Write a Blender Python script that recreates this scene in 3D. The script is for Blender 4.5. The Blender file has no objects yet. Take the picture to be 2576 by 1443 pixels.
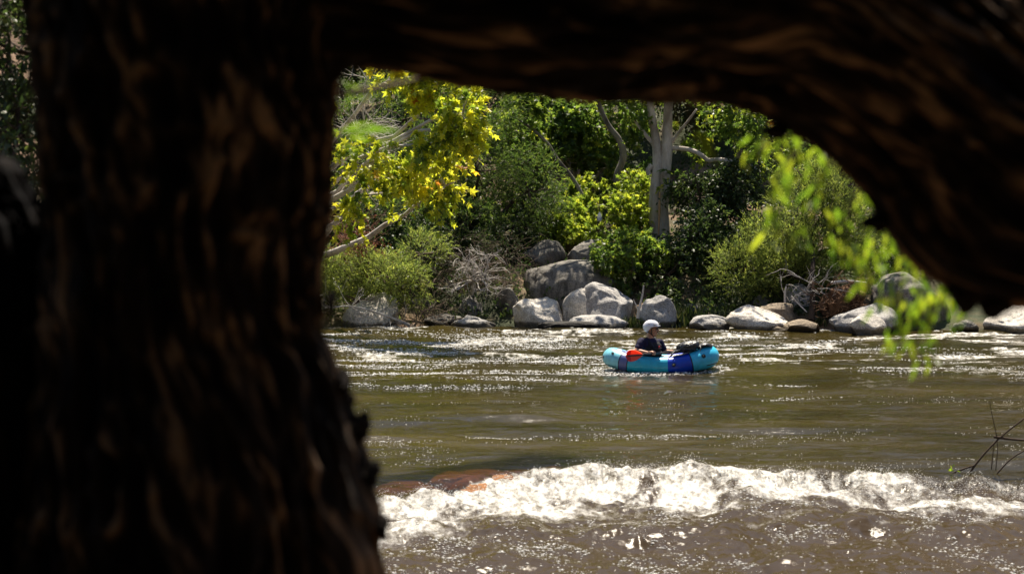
import bpy, math, random
import numpy as np
from mathutils import Vector, Matrix

random.seed(7)
rng = np.random.default_rng(7)
S = bpy.context.scene
COL = S.collection
PI = math.pi

# ------------------------------------------------------------------ camera geometry
F_PX, CX, CY, HZ, CAMH = 5009.0, 1288.0, 721.5, 460.0, 3.378
PITCH = math.atan((CY - HZ) / F_PX)
cp, sp = math.cos(PITCH), math.sin(PITCH)

def W(px, py, Y):
    """world point seen at (px,py) of the photo that stands Y metres away"""
    x = (px - CX) / F_PX
    v = -(py - CY) / F_PX
    fy = cp + v * sp
    fz = -sp + v * cp
    t = Y / fy
    return np.array([x * t, Y, CAMH + fz * t])

def pm(Y):                     # metres per photo pixel at distance Y
    return Y / F_PX

# ------------------------------------------------------------------ noise
def _hash(ix, iy, iz, seed):
    h = (ix.astype(np.uint32) * np.uint32(374761393) + iy.astype(np.uint32) * np.uint32(668265263)
         + iz.astype(np.uint32) * np.uint32(2147483647 - 56789) + np.uint32((seed * 974711) & 0xffffffff))
    h = (h ^ (h >> np.uint32(13))) * np.uint32(1274126177)
    h = (h ^ (h >> np.uint32(15))) * np.uint32(2246822519)
    h = h ^ (h >> np.uint32(16))
    return (h & np.uint32(0xffffff)).astype(np.float64) / float(0xffffff) * 2 - 1

def noise(x, y, z=None, seed=0):
    x = np.asarray(x, float); y = np.asarray(y, float)
    z = np.zeros_like(x) if z is None else np.asarray(z, float)
    x, y, z = np.broadcast_arrays(x, y, z)
    fx, fy, fz = np.floor(x), np.floor(y), np.floor(z)
    ix, iy, iz = (a.astype(np.int64) + 100000 for a in (fx, fy, fz))
    u, v, w = x - fx, y - fy, z - fz
    u, v, w = (a * a * (3 - 2 * a) for a in (u, v, w))
    r = 0
    for dx in (0, 1):
        for dy in (0, 1):
            for dz in (0, 1):
                r = r + _hash(ix + dx, iy + dy, iz + dz, seed) * (u if dx else 1 - u) * (v if dy else 1 - v) * (w if dz else 1 - w)
    return r

def fbm(x, y, z=None, seed=0, octv=4, gain=.5, lac=2.03):
    a, r = 1.0, 0
    x = np.asarray(x, float); y = np.asarray(y, float)
    z = np.zeros_like(x) if z is None else np.asarray(z, float)
    for o in range(octv):
        r = r + a * noise(x + 17.3 * o, y - 9.1 * o, z + 3.7 * o, seed + o)
        a *= gain; x = x * lac; y = y * lac; z = z * lac
    return r

def sstep(a, b, x):
    t = np.clip((np.asarray(x, float) - a) / (b - a), 0, 1)
    return t * t * (3 - 2 * t)

def unit(v):
    v = np.asarray(v, float)
    return v / (np.linalg.norm(v, axis=-1, keepdims=True) + 1e-9)

# ------------------------------------------------------------------ mesh builder
class MB:
    def __init__(self):
        self.v, self.f, self.t, self.n = [], [], [], 0
    def add(self, verts, faces, mat=0, tint=None):
        verts = np.asarray(verts, float).reshape(-1, 3)
        faces = np.asarray(faces, np.int64)
        self.v.append(verts)
        self.f.append((faces + self.n, mat))
        self.t.append(np.full(len(verts), .5) if tint is None else np.broadcast_to(np.asarray(tint, float), (len(verts),)))
        self.n += len(verts)
    def build(self, name, mats, parent=None, smooth=True, attrs=None):
        me = bpy.data.meshes.new(name)
        V = np.concatenate(self.v) if self.v else np.zeros((0, 3))
        me.vertices.add(len(V)); me.vertices.foreach_set('co', V.astype(np.float32).ravel())
        loops = np.concatenate([f.ravel() for f, m in self.f])
        tot = np.concatenate([np.full(len(f), f.shape[1]) for f, m in self.f])
        mi = np.concatenate([np.full(len(f), m) for f, m in self.f])
        st = np.concatenate([[0], np.cumsum(tot)[:-1]])
        me.loops.add(len(loops)); me.loops.foreach_set('vertex_index', loops.astype(np.int32))
        me.polygons.add(len(tot)); me.polygons.foreach_set('loop_start', st.astype(np.int32))
        me.polygons.foreach_set('material_index', mi.astype(np.int32))
        me.polygons.foreach_set('use_smooth', np.full(len(tot), smooth))
        a = me.attributes.new('tint', 'FLOAT', 'POINT')
        a.data.foreach_set('value', np.concatenate(self.t).astype(np.float32))
        for k, arr in (attrs or {}).items():
            a = me.attributes.new(k, 'FLOAT', 'POINT'); a.data.foreach_set('value', np.asarray(arr, np.float32))
        me.update(calc_edges=True); me.validate()
        for m in (mats if isinstance(mats, (list, tuple)) else [mats]):
            me.materials.append(m)
        o = bpy.data.objects.new(name, me); COL.objects.link(o)
        if parent is not None: o.parent = parent
        return o

def tag(o, label=None, cat=None, group=None, kind=None):
    if label: o['label'] = label
    if cat: o['category'] = cat
    if group: o['group'] = group
    if kind: o['kind'] = kind
    return o

def thing(name, label, cat, loc=(0, 0, 0), group=None):
    o = bpy.data.objects.new(name, None); COL.objects.link(o)
    o.location = [float(a) for a in loc]; o.empty_display_size = .2
    tag(o, label, cat, group)
    return o

def adopt(o, parent):            # parent a mesh built in world coordinates to an Empty
    o.parent = parent
    o.matrix_parent_inverse = Matrix.Translation(parent.location).inverted()
    return o

def tube(mb, pts, rad, n=8, mat=0, tint=None, cap=True, shape=None):
    pts = np.asarray(pts, float); m = len(pts)
    rad = np.broadcast_to(np.asarray(rad, float), (m,))
    T = unit(np.gradient(pts, axis=0))
    ref = np.array([0, 0, 1.]) if abs(T[0][2]) < .9 else np.array([0, 1., 0])
    N = np.zeros_like(T); N[0] = unit(ref - T[0] * ref.dot(T[0]))
    for i in range(1, m):
        q = N[i - 1] - T[i] * N[i - 1].dot(T[i]); N[i] = unit(q)
    B = np.cross(T, N)
    a = np.arange(n) / n * 2 * PI
    R = rad[:, None] * np.ones(n)
    if shape is not None: R = R * shape(np.arange(m)[:, None] / (m - 1), a[None, :], pts)
    V = pts[:, None, :] + R[..., None] * (np.cos(a)[None, :, None] * N[:, None, :] + np.sin(a)[None, :, None] * B[:, None, :])
    i = np.arange(m - 1)[:, None] * n; j = np.arange(n)[None, :]; j2 = (j + 1) % n
    Fq = np.stack([i + j, i + j2, i + n + j2, i + n + j], -1).reshape(-1, 4)
    mb.add(V.reshape(-1, 3), Fq, mat, tint)
    if cap:
        for e, k in ((0, 0), (m - 1, (m - 1) * n)):
            vs = np.vstack([V[e], pts[e][None]])
            idx = np.arange(n)
            tri = np.stack([idx, (idx + 1) % n, np.full(n, n)], -1)
            mb.add(vs, tri if e else tri[:, ::-1], mat, tint)

def tubes(mb, P, r0, r1, mat=0, n=3):
    """many thin curves at once: P (K,m,3)"""
    K, m, _ = P.shape
    T = unit(np.gradient(P, axis=1))
    ref = unit(rng.normal(size=(K, 1, 3)))
    N = unit(np.cross(T, ref)); B = np.cross(T, N)
    r0 = np.broadcast_to(np.asarray(r0, float), (K,)); r1 = np.broadcast_to(np.asarray(r1, float), (K,))
    s = np.linspace(0, 1, m)
    R = r0[:, None] * (1 - s) + r1[:, None] * s
    a = np.arange(n) / n * 2 * PI
    V = P[:, :, None, :] + R[:, :, None, None] * (np.cos(a)[:, None] * N[:, :, None, :] + np.sin(a)[:, None] * B[:, :, None, :])
    k = np.arange(K)[:, None, None] * m * n; i = np.arange(m - 1)[None, :, None] * n; j = np.arange(n)[None, None, :]
    j2 = (j + 1) % n
    Fq = np.stack([k + i + j, k + i + j2, k + i + n + j2, k + i + n + j], -1).reshape(-1, 4)
    mb.add(V.reshape(-1, 3), Fq, mat, np.repeat(rng.random(K), m * n))

LEAF = {
    'star': np.array([(0, -.05, 0), (.42, .0, -.08), (.25, .25, .02), (.62, .58, -.1), (.19, .52, .03), (0, 1, -.12), (-.19, .52, .03), (-.62, .58, -.1), (-.25, .25, .02), (-.42, 0, -.08)]),
    'willow': np.array([(0, 0, 0), (.085, .35, .0), (0, 1, -.12), (-.085, .35, .0)]),
    'lance': np.array([(0, 0, 0), (.10, .22, .02), (.115, .5, .0), (.06, .8, -.06), (0, 1, -.14), (-.06, .8, -.06), (-.115, .5, .0), (-.10, .22, .02)]),
    'oval': np.array([(0, 0, 0), (.22, .3, .02), (.2, .68, -.02), (0, 1, -.1), (-.2, .68, -.02), (-.22, .3, .02)]),
}

def leaves(mb, kind, C, D, Nn, size, mat=0, tint=None):
    Lf = LEAF[kind]; k = len(Lf); K = len(C)
    D = unit(D); Nn = Nn - D * (Nn * D).sum(-1, keepdims=True); Nn = unit(Nn)
    X = np.cross(D, Nn)
    size = np.broadcast_to(size, (K,))
    V = C[:, None, :] + size[:, None, None] * (Lf[None, :, 0:1] * X[:, None, :] + Lf[None, :, 1:2] * D[:, None, :] + Lf[None, :, 2:3] * Nn[:, None, :])
    Fq = np.arange(K * k).reshape(K, k)
    t = rng.random(K) if tint is None else tint
    mb.add(V.reshape(-1, 3), Fq, mat, np.repeat(t, k))

def shoots(mb, wood, A, D, L, nleaf, kind, size, droop=.3, up=.6, spread=.7, mat=0, tw=.004, tintf=None, woodmat=0):
    """twigs that start at A along D carrying leaves"""
    K = len(A); m = 4
    L = L * rng.uniform(.6, 1.2, K)
    s = np.linspace(0, 1, m)
    bend = unit(rng.normal(size=(K, 3))) * .25
    P = A[:, None, :] + (D[:, None, :] * s[:, None] + bend[:, None, :] * (s[:, None] ** 2) + np.array([0, 0, -droop]) * (s[:, None] ** 2)) * L[:, None, None]
    if wood is not None: tubes(wood, P, tw, tw * .4, woodmat)
    u = (np.arange(nleaf) + .7) / (nleaf + .3)
    u = np.clip(u[None, :] + rng.uniform(-.05, .05, (K, nleaf)), .05, 1)
    C = A[:, None, :] + (D[:, None, :] * u[..., None] + bend[:, None, :] * (u[..., None] ** 2) + np.array([0, 0, -droop]) * (u[..., None] ** 2)) * L[:, None, None]
    T = D[:, None, :] + 2 * u[..., None] * (bend[:, None, :] + np.array([0, 0, -droop]))
    d = unit(T) + rng.normal(size=(K, nleaf, 3)) * spread
    n = rng.normal(size=(K, nleaf, 3)) * .7 + np.array([0, 0, up])
    C = C.reshape(-1, 3)
    sz = size * rng.uniform(.6, 1.15, K * nleaf)
    tint = rng.random(K * nleaf) * .5 + np.repeat(rng.random(K), nleaf) * .5
    if tintf is not None: tint = tintf(C, tint)
    leaves(mb, kind, C, d.reshape(-1, 3), n.reshape(-1, 3), sz, mat, tint)

def blob(px, py, Y, rx, ry, rd, w=1.0):
    k = pm(Y)
    return (W(px, py, Y), np.array([rx * k, rd, ry * k]), w)

def anchors(blobs, n, gap=0.0, gf=1.6, seed=0, inner=.45):
    vol = np.array([b[1].prod() ** (2 / 3) * b[2] for b in blobs]); pr = vol / vol.sum()
    idx = rng.choice(len(blobs), n, p=pr)
    c = np.array([b[0] for b in blobs])[idx]; r = np.array([b[1] for b in blobs])[idx]
    d = unit(rng.normal(size=(n, 3)))
    rad = inner + (1 - inner) * rng.random(n) ** .6
    P = c + d * r * rad[:, None]
    keep = noise(P[:, 0] * gf, P[:, 1] * gf, P[:, 2] * gf, 50 + seed) > gap
    return P[keep], d[keep]

def wander(p0, p1, m=9, amp=.12, sag=0):
    p0 = np.asarray(p0, float); p1 = np.asarray(p1, float)
    s = np.linspace(0, 1, m)[:, None]; L = np.linalg.norm(p1 - p0)
    w = rng.normal(size=(m, 3)); w = np.cumsum(w, 0); w = w - s * w[-1] - (1 - s) * w[0]
    q = p0 * (1 - s) + p1 * s + w * amp * L / m
    q[:, 2] += sag * L * (s * (1 - s))[:, 0] * 4
    return q

# ------------------------------------------------------------------ materials
def mat(name):
    m = bpy.data.materials.new(name); m.use_nodes = True
    nt = m.node_tree; nt.nodes.clear()
    out = nt.nodes.new('ShaderNodeOutputMaterial')
    return m, nt, out

def N(nt, t, **kw):
    n = nt.nodes.new('ShaderNode' + t)
    for k, v in kw.items():
        if k in n.inputs: n.inputs[k].default_value = v
        else: setattr(n, k, v)
    return n

def ramp(nt, fac, stops, interp='LINEAR'):
    r = nt.nodes.new('ShaderNodeValToRGB'); r.color_ramp.interpolation = interp
    e = r.color_ramp.elements
    while len(e) < len(stops): e.new(.5)
    for i, (p, c) in enumerate(stops):
        e[i].position = p; e[i].color = (*c, 1) if len(c) == 3 else c
    nt.links.new(fac, r.inputs[0]); return r.outputs[0]

def coords(nt, kind='Object', scale=(1, 1, 1)):
    if kind == 'World':
        c = nt.nodes.new('ShaderNodeNewGeometry').outputs['Position']
    else:
        c = nt.nodes.new('ShaderNodeTexCoord').outputs[kind]
    mp = nt.nodes.new('ShaderNodeMapping'); mp.inputs['Scale'].default_value = scale
    nt.links.new(c, mp.inputs[0]); return mp.outputs[0]

def nz(nt, vec, scale, detail=4, rough=.55, out='Fac'):
    n = N(nt, 'TexNoise'); n.inputs['Scale'].default_value = scale
    n.inputs['Detail'].default_value = detail; n.inputs['Roughness'].default_value = rough
    nt.links.new(vec, n.inputs['Vector']); return n.outputs[out]

def leaf_mat(name, stops, trans=1.6, tmix=.5, rough=.45, tboost=(1, 1, 1)):
    m, nt, out = mat(name)
    at = N(nt, 'Attribute', attribute_name='tint')
    col = ramp(nt, at.outputs['Fac'], stops)
    pr = N(nt, 'BsdfPrincipled'); pr.inputs['Roughness'].default_value = rough
    pr.inputs['Specular IOR Level'].default_value = .45
    nt.links.new(col, pr.inputs['Base Color'])
    mx = N(nt, 'Mix', data_type='RGBA', blend_type='MULTIPLY'); mx.inputs[0].default_value = 1
    mx.inputs[7].default_value = (trans * tboost[0], trans * tboost[1], trans * tboost[2], 1)
    nt.links.new(col, mx.inputs[6])
    tr = N(nt, 'BsdfTranslucent'); nt.links.new(mx.outputs[2], tr.inputs[0])
    ms = N(nt, 'MixShader'); ms.inputs[0].default_value = tmix
    nt.links.new(pr.outputs[0], ms.inputs[1]); nt.links.new(tr.outputs[0], ms.inputs[2])
    nt.links.new(ms.outputs[0], out.inputs[0])
    return m

M = {}
M['yellow'] = leaf_mat('sycamore_yellow_leaf', [(0, (.03, .06, .012)), (.26, (.12, .17, .016)), (.50, (.30, .32, .02)), (.88, (.40, .37, .025)), (.96, (.42, .24, .02)), (1, (.30, .12, .02))], 2.6, .56)
M['syc'] = leaf_mat('sycamore_green_leaf', [(0, (.02, .04, .008)), (.5, (.06, .10, .014)), (.85, (.16, .20, .02)), (1, (.30, .28, .02))], 3.2, .5)
M['sapling'] = leaf_mat('sapling_leaf', [(0, (.05, .09, .012)), (.5, (.14, .19, .018)), (1, (.34, .35, .03))], 2.4, .55)
M['willow'] = leaf_mat('willow_leaf', [(0, (.015, .032, .008)), (.55, (.05, .09, .014)), (1, (.18, .22, .03))], 2.8, .5)
M['willowb'] = leaf_mat('pale_willow_leaf', [(0, (.05, .075, .018)), (.5, (.12, .16, .03)), (1, (.30, .32, .055))], 2.6, .5)
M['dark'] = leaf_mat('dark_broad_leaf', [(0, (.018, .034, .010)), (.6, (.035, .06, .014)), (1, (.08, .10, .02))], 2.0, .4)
M['near'] = leaf_mat('near_willow_leaf', [(0, (.06, .13, .008)), (.55, (.15, .23, .012)), (.93, (.30, .34, .02)), (.97, (.40, .22, .03)), (1, (.38, .12, .03))], 2.0, .6)
M['canopy'] = leaf_mat('canopy_leaf', [(0, (.02, .04, .01)), (1, (.05, .08, .02))], .6, .25)
M['dry'] = leaf_mat('rusty_dry_leaf', [(0, (.12, .035, .02)), (1, (.28, .09, .04))], 1.2, .4)
M['grass'] = leaf_mat('bank_grass', [(0, (.012, .022, .006)), (.8, (.03, .05, .01)), (1, (.12, .12, .04))], 1.2, .3)

def wood_mat(name, c0, c1, scale=3, stretch=(1, 1, .25), bump=.6, rough=.9, extra=None):
    m, nt, out = mat(name)
    v = coords(nt, 'Object', stretch)
    f = nz(nt, v, scale, 6, .65)
    col = ramp(nt, f, [(.35, c0), (.65, c1)] + ([(.75, extra)] if extra else []))
    pr = N(nt, 'BsdfPrincipled'); pr.inputs['Roughness'].default_value = rough; pr.inputs['Specular IOR Level'].default_value = .2
    nt.links.new(col, pr.inputs['Base Color'])
    b = N(nt, 'Bump'); b.inputs['Strength'].default_value = bump; b.inputs['Distance'].default_value = .02
    nt.links.new(nz(nt, v, scale * 4, 6), b.inputs['Height']); nt.links.new(b.outputs[0], pr.inputs['Normal'])
    nt.links.new(pr.outputs[0], out.inputs[0]); return m

M['twig'] = wood_mat('twig_brown', (.06, .04, .03), (.16, .12, .09))
M['greytwig'] = wood_mat('dead_grey_twig', (.30, .27, .25), (.62, .58, .54))
M['redtwig'] = wood_mat('rusty_twig', (.12, .05, .035), (.26, .13, .09))
M['darkwood'] = wood_mat('dark_wood', (.025, .018, .013), (.08, .055, .04))
M['palebark'] = wood_mat('pale_sycamore_bark', (.24, .20, .16), (.62, .56, .50), 3.2, (1, 1, .4), .8, .85, (.40, .32, .27))
M['greybark'] = wood_mat('dull_grey_bark', (.10, .085, .07), (.30, .27, .24), 3, (1, 1, .4), .8)  # darker grey bark of the slim trees
M['rootwood'] = wood_mat('root_wood', (.05, .025, .015), (.20, .11, .06), 4, (1, 1, 1), 1)
M['innerwood'] = wood_mat('bare_inner_wood', (.45, .26, .13), (.6, .36, .2), 3)

# foreground bark : pale worn ridge plates over dark furrows
def bark_mat():
    m, nt, out = mat('furrowed_bark')
    at = N(nt, 'Attribute', attribute_name='tint')
    v = coords(nt, 'Object', (1, 1, 1))
    f = nz(nt, v, 9, 5, .6)
    ad = N(nt, 'Math', operation='ADD'); nt.links.new(at.outputs['Fac'], ad.inputs[0])
    mu = N(nt, 'Math', operation='MULTIPLY'); mu.inputs[1].default_value = .35; nt.links.new(f, mu.inputs[0]); nt.links.new(mu.outputs[0], ad.inputs[1])
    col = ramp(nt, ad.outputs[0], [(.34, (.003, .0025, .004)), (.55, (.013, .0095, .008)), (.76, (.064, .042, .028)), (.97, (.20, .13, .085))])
    pr = N(nt, 'BsdfPrincipled'); pr.inputs['Roughness'].default_value = .95; pr.inputs['Specular IOR Level'].default_value = .1
    nt.links.new(col, pr.inputs['Base Color'])
    b = N(nt, 'Bump'); b.inputs['Strength'].default_value = .8; b.inputs['Distance'].default_value = .02
    nt.links.new(f, b.inputs['Height']); nt.links.new(b.outputs[0], pr.inputs['Normal'])
    nt.links.new(pr.outputs[0], out.inputs[0]); return m
M['bark'] = bark_mat()

def rock_mat(name, c0, c1, stain=(.03, .028, .025), stain_amt=.5, wet=True):
    m, nt, out = mat(name)
    v = coords(nt, 'World')
    big = nz(nt, v, 1.3, 5, .6)
    col = ramp(nt, big, [(.3, c0), (.7, c1)])
    vo = N(nt, 'TexVoronoi'); vo.inputs['Scale'].default_value = 42; nt.links.new(v, vo.inputs['Vector'])
    sp_ = ramp(nt, vo.outputs['Color'], [(.0, (.3, .3, .3)), (.4, (.85, .85, .85)), (1, (1.35, 1.35, 1.35))])
    m1 = N(nt, 'Mix', data_type='RGBA', blend_type='MULTIPLY'); m1.inputs[0].default_value = .8
    nt.links.new(col, m1.inputs[6]); nt.links.new(sp_, m1.inputs[7])
    # dark lichen and mineral streaks
    vs = coords(nt, 'World', (2.2, 2.2, .5)); st = nz(nt, vs, 1.6, 6, .7)
    sm = ramp(nt, st, [(.60 - .1 * stain_amt, (0, 0, 0)), (.70 - .1 * stain_amt, (1, 1, 1))])
    sc_ = N(nt, 'Math', operation='MULTIPLY'); sc_.inputs[1].default_value = .75 * stain_amt; nt.links.new(sm, sc_.inputs[0])
    m2 = N(nt, 'Mix', data_type='RGBA'); m2.inputs[7].default_value = (*stain, 1)
    nt.links.new(sc_.outputs[0], m2.inputs[0]); nt.links.new(m1.outputs[2], m2.inputs[6])
    last = m2.outputs[2]
    rough = N(nt, 'Value'); rough.outputs[0].default_value = .8
    pr = N(nt, 'BsdfPrincipled'); pr.inputs['Roughness'].default_value = .8; pr.inputs['Specular IOR Level'].default_value = .3
    if wet:   # water-soaked band just above the river level
        sx = N(nt, 'SeparateXYZ'); g = N(nt, 'NewGeometry'); nt.links.new(g.outputs['Position'], sx.inputs[0])
        wn = nz(nt, v, 5, 3)
        a = N(nt, 'Math', operation='MULTIPLY_ADD'); a.inputs[1].default_value = -.12; nt.links.new(wn, a.inputs[0]); nt.links.new(sx.outputs[2], a.inputs[2])
        wm = ramp(nt, a.outputs[0], [(.0, (.22, .20, .16)), (.05, (.35, .32, .27)), (.09, (1, 1, 1))])
        m3 = N(nt, 'Mix', data_type='RGBA', blend_type='MULTIPLY'); m3.inputs[0].default_value = 1
        nt.links.new(last, m3.inputs[6]); nt.links.new(wm, m3.inputs[7]); last = m3.outputs[2]
    nt.links.new(last, pr.inputs['Base Color'])
    b = N(nt, 'Bump'); b.inputs['Strength'].default_value = .9; b.inputs['Distance'].default_value = .05
    nt.links.new(nz(nt, v, 9, 9, .72), b.inputs['Height']); nt.links.new(b.outputs[0], pr.inputs['Normal'])
    nt.links.new(pr.outputs[0], out.inputs[0]); return m
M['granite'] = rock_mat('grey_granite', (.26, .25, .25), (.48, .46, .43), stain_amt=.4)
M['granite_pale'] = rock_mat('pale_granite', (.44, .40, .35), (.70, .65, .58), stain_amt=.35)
M['granite_dark'] = rock_mat('stained_shaded_granite', (.09, .082, .072), (.26, .24, .21), stain_amt=.9)  # stained; its dark tone also paints the shade on the square boulder
M['granite_tan'] = rock_mat('tan_granite', (.17, .13, .09), (.34, .27, .19), stain_amt=.5)
M['granite_wet'] = rock_mat('dark_wet_rock', (.018, .017, .016), (.045, .04, .038), stain_amt=.2)
M['orange_rock'] = rock_mat('orange_river_rock', (.14, .055, .018), (.34, .15, .05), stain_amt=.4, wet=False)

def ground_mat():
    m, nt, out = mat('dry_bank_soil')
    v = coords(nt, 'World')
    f = nz(nt, v, .9, 8, .65)
    col = ramp(nt, f, [(.30, (.05, .035, .02)), (.5, (.17, .10, .06)), (.68, (.36, .24, .15)), (.8, (.45, .34, .24))])
    g = nz(nt, v, .35, 5)
    gm = ramp(nt, g, [(.42, (0, 0, 0)), (.58, (1, 1, 1))])
    mx = N(nt, 'Mix', data_type='RGBA'); mx.inputs[6].default_value = (.035, .045, .015, 1)
    nt.links.new(gm, mx.inputs[0]); nt.links.new(col, mx.inputs[7])
    pr = N(nt, 'BsdfPrincipled'); pr.inputs['Roughness'].default_value = .95
    nt.links.new(mx.outputs[2], pr.inputs['Base Color'])
    b = N(nt, 'Bump'); b.inputs['Strength'].default_value = 1; b.inputs['Distance'].default_value = .08
    nt.links.new(nz(nt, v, 6, 8, .7), b.inputs['Height']); nt.links.new(b.outputs[0], pr.inputs['Normal'])
    nt.links.new(pr.outputs[0], out.inputs[0]); return m
M['ground'] = ground_mat()

def water_mat():
    m, nt, out = mat('river_water')
    v = coords(nt, 'World', (.55, 1.1, 1))
    murk = ramp(nt, nz(nt, coords(nt, 'World', (.25, .6, 1)), 1.0, 4), [(.35, (.018, .014, .003)), (.65, (.046, .034, .009))])
    pr = N(nt, 'BsdfPrincipled'); pr.inputs['Roughness'].default_value = .07; pr.inputs['IOR'].default_value = 1.33
    mk = N(nt, 'Mix', data_type='RGBA'); mk.inputs[7].default_value = (.045, .029, .012, 1)   # browner water colour below the rapid
    cb = N(nt, 'Attribute', attribute_name='chop'); nt.links.new(cb.outputs['Fac'], mk.inputs[0]); nt.links.new(murk, mk.inputs[6])
    nt.links.new(mk.outputs[2], pr.inputs['Base Color'])
    b = N(nt, 'Bump'); b.inputs['Strength'].default_value = .8; b.inputs['Distance'].default_value = .04
    ca = N(nt, 'Attribute', attribute_name='chop'); cm = N(nt, 'Math', operation='MULTIPLY_ADD'); cm.inputs[1].default_value = -.35; cm.inputs[2].default_value = 1.1
    nt.links.new(ca.outputs['Fac'], cm.inputs[0]); ch = N(nt, 'Math', operation='MULTIPLY'); nt.links.new(cm.outputs[0], ch.inputs[0])
    nt.links.new(nz(nt, v, 3.4, 7, .60), ch.inputs[1]); nt.links.new(ch.outputs[0], b.inputs['Height']); nt.links.new(b.outputs[0], pr.inputs['Normal'])
    # shallow sheet over stones: lets the bed show
    tr = N(nt, 'BsdfTransparent'); tr.inputs[0].default_value = (.52, .40, .24, 1)
    gl = N(nt, 'BsdfGlossy'); gl.inputs['Roughness'].default_value = .08; nt.links.new(b.outputs[0], gl.inputs['Normal'])
    fr = N(nt, 'Fresnel'); fr.inputs[0].default_value = 1.33; nt.links.new(b.outputs[0], fr.inputs['Normal'])
    sh = N(nt, 'MixShader'); nt.links.new(fr.outputs[0], sh.inputs[0]); nt.links.new(tr.outputs[0], sh.inputs[1]); nt.links.new(gl.outputs[0], sh.inputs[2])
    at = N(nt, 'Attribute', attribute_name='shallow')
    s1 = N(nt, 'MixShader'); nt.links.new(at.outputs['Fac'], s1.inputs[0]); nt.links.new(pr.outputs[0], s1.inputs[1]); nt.links.new(sh.outputs[0], s1.inputs[2])
    # foam
    fo = N(nt, 'Attribute', attribute_name='foam')
    fn = nz(nt, coords(nt, 'World', (1, .4, 1.6)), 7.5, 10, .78)
    ad = N(nt, 'Math', operation='ADD'); nt.links.new(fo.outputs['Fac'], ad.inputs[0]); nt.links.new(fn, ad.inputs[1])
    fm = ramp(nt, ad.outputs[0], [(.0, (0, 0, 0)), (.70, (0, 0, 0)), (.80, (.13, .13, .13)), (.90, (.50, .50, .50)), (1.0, (.93, .93, .93))])
    fb = N(nt, 'BsdfPrincipled'); fb.inputs['Roughness'].default_value = .5
    fcol = ramp(nt, fn, [(.34, (.45, .41, .32)), (.56, (.84, .82, .78))]); nt.links.new(fcol, fb.inputs['Base Color'])
    b2 = N(nt, 'Bump'); b2.inputs['Strength'].default_value = 1; b2.inputs['Distance'].default_value = .06
    nt.links.new(fn, b2.inputs['Height']); nt.links.new(b2.outputs[0], fb.inputs['Normal'])
    s2 = N(nt, 'MixShader'); nt.links.new(fm, s2.inputs[0]); nt.links.new(s1.outputs[0], s2.inputs[1]); nt.links.new(fb.outputs[0], s2.inputs[2])
    nt.links.new(s2.outputs[0], out.inputs[0]); return m
M['water'] = water_mat()

def flat(name, c, rough=.5, spec=.5, metal=0, bump=0, bs=40, trans=0, coat=0, var=.12):
    m, nt, out = mat(name)
    v = coords(nt, 'Object')
    f = nz(nt, v, 12, 4)
    lo = tuple(a * (1 - var) for a in c); hi = tuple(min(1, a * (1 + var)) for a in c)
    col = ramp(nt, f, [(.3, lo), (.7, hi)])
    pr = N(nt, 'BsdfPrincipled'); pr.inputs['Roughness'].default_value = rough; pr.inputs['Specular IOR Level'].default_value = spec
    pr.inputs['Metallic'].default_value = metal; pr.inputs['Coat Weight'].default_value = coat
    nt.links.new(col, pr.inputs['Base Color'])
    if bump:
        b = N(nt, 'Bump'); b.inputs['Strength'].default_value = bump; b.inputs['Distance'].default_value = .01
        nt.links.new(nz(nt, v, bs, 5), b.inputs['Height']); nt.links.new(b.outputs[0], pr.inputs['Normal'])
    last = pr.outputs[0]
    if trans:
        t = N(nt, 'BsdfTranslucent'); t.inputs[0].default_value = (*c, 1)
        ms = N(nt, 'MixShader'); ms.inputs[0].default_value = trans
        nt.links.new(last, ms.inputs[1]); nt.links.new(t.outputs[0], ms.inputs[2]); last = ms.outputs[0]
    nt.links.new(last, out.inputs[0]); return m
M['foam'] = flat('glint_foam_white', (.92, .91, .88), .35, .5, trans=.25)
M['cyan'] = flat('cyan_raft_fabric', (.05, .52, .80), .32, .5, bump=.05, bs=9)
M['stern'] = flat('pale_stern_fabric', (.22, .60, .72), .32, .5, bump=.05, bs=9)
M['slate'] = flat('slate_band', (.10, .13, .34), .35)
M['teal'] = flat('teal_raft_fabric', (.025, .42, .62), .32, .5, bump=.05, bs=9)
M['blue'] = flat('royal_blue_fabric', (.004, .05, .50), .32, .5, bump=.05, bs=9)
M['black'] = flat('black_rubber', (.012, .012, .015), .45)
M['deck'] = flat('dark_spray_deck', (.05, .04, .05), .4, .5, bump=.6, bs=20)
M['bag'] = flat('black_bag_fabric', (.025, .025, .028), .38, .6, bump=1.0, bs=14)
M['logo'] = flat('grey_logo_print', (.55, .55, .55), .6)
M['red'] = flat('red_blade', (.75, .02, .015), .35, .5, trans=.45)
M['orange'] = flat('orange_blade', (1.0, .17, .08), .35, .5, trans=.55)
M['shaft'] = flat('carbon_shaft', (.02, .016, .018), .35, .6)
M['skin'] = flat('skin', (.52, .27, .17), .5, .4, bump=.15, bs=60)
M['navy'] = flat('navy_shirt', (.018, .016, .050), .8, .2, bump=.8, bs=16)
M['vest'] = flat('black_vest', (.010, .010, .016), .7, .25, bump=.8, bs=22)
M['helmet'] = flat('white_helmet_shell', (.80, .80, .86), .25, .5, coat=.3, var=.03)
M['lens'] = flat('dark_lens', (.015, .01, .008), .1, .6)
M['hair'] = flat('dark_hair', (.03, .018, .012), .7, .3, bump=1, bs=90)
M['tagred'] = flat('red_tag', (.7, .03, .04), .5)
M['tagwhite'] = flat('white_tag', (.8, .8, .8), .5)
M['bottle'] = flat('pale_bottle', (.75, .76, .72), .3, .5, trans=.3)
M['bottlelabel'] = flat('grey_bottle_band', (.5, .55, .6), .5)

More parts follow.
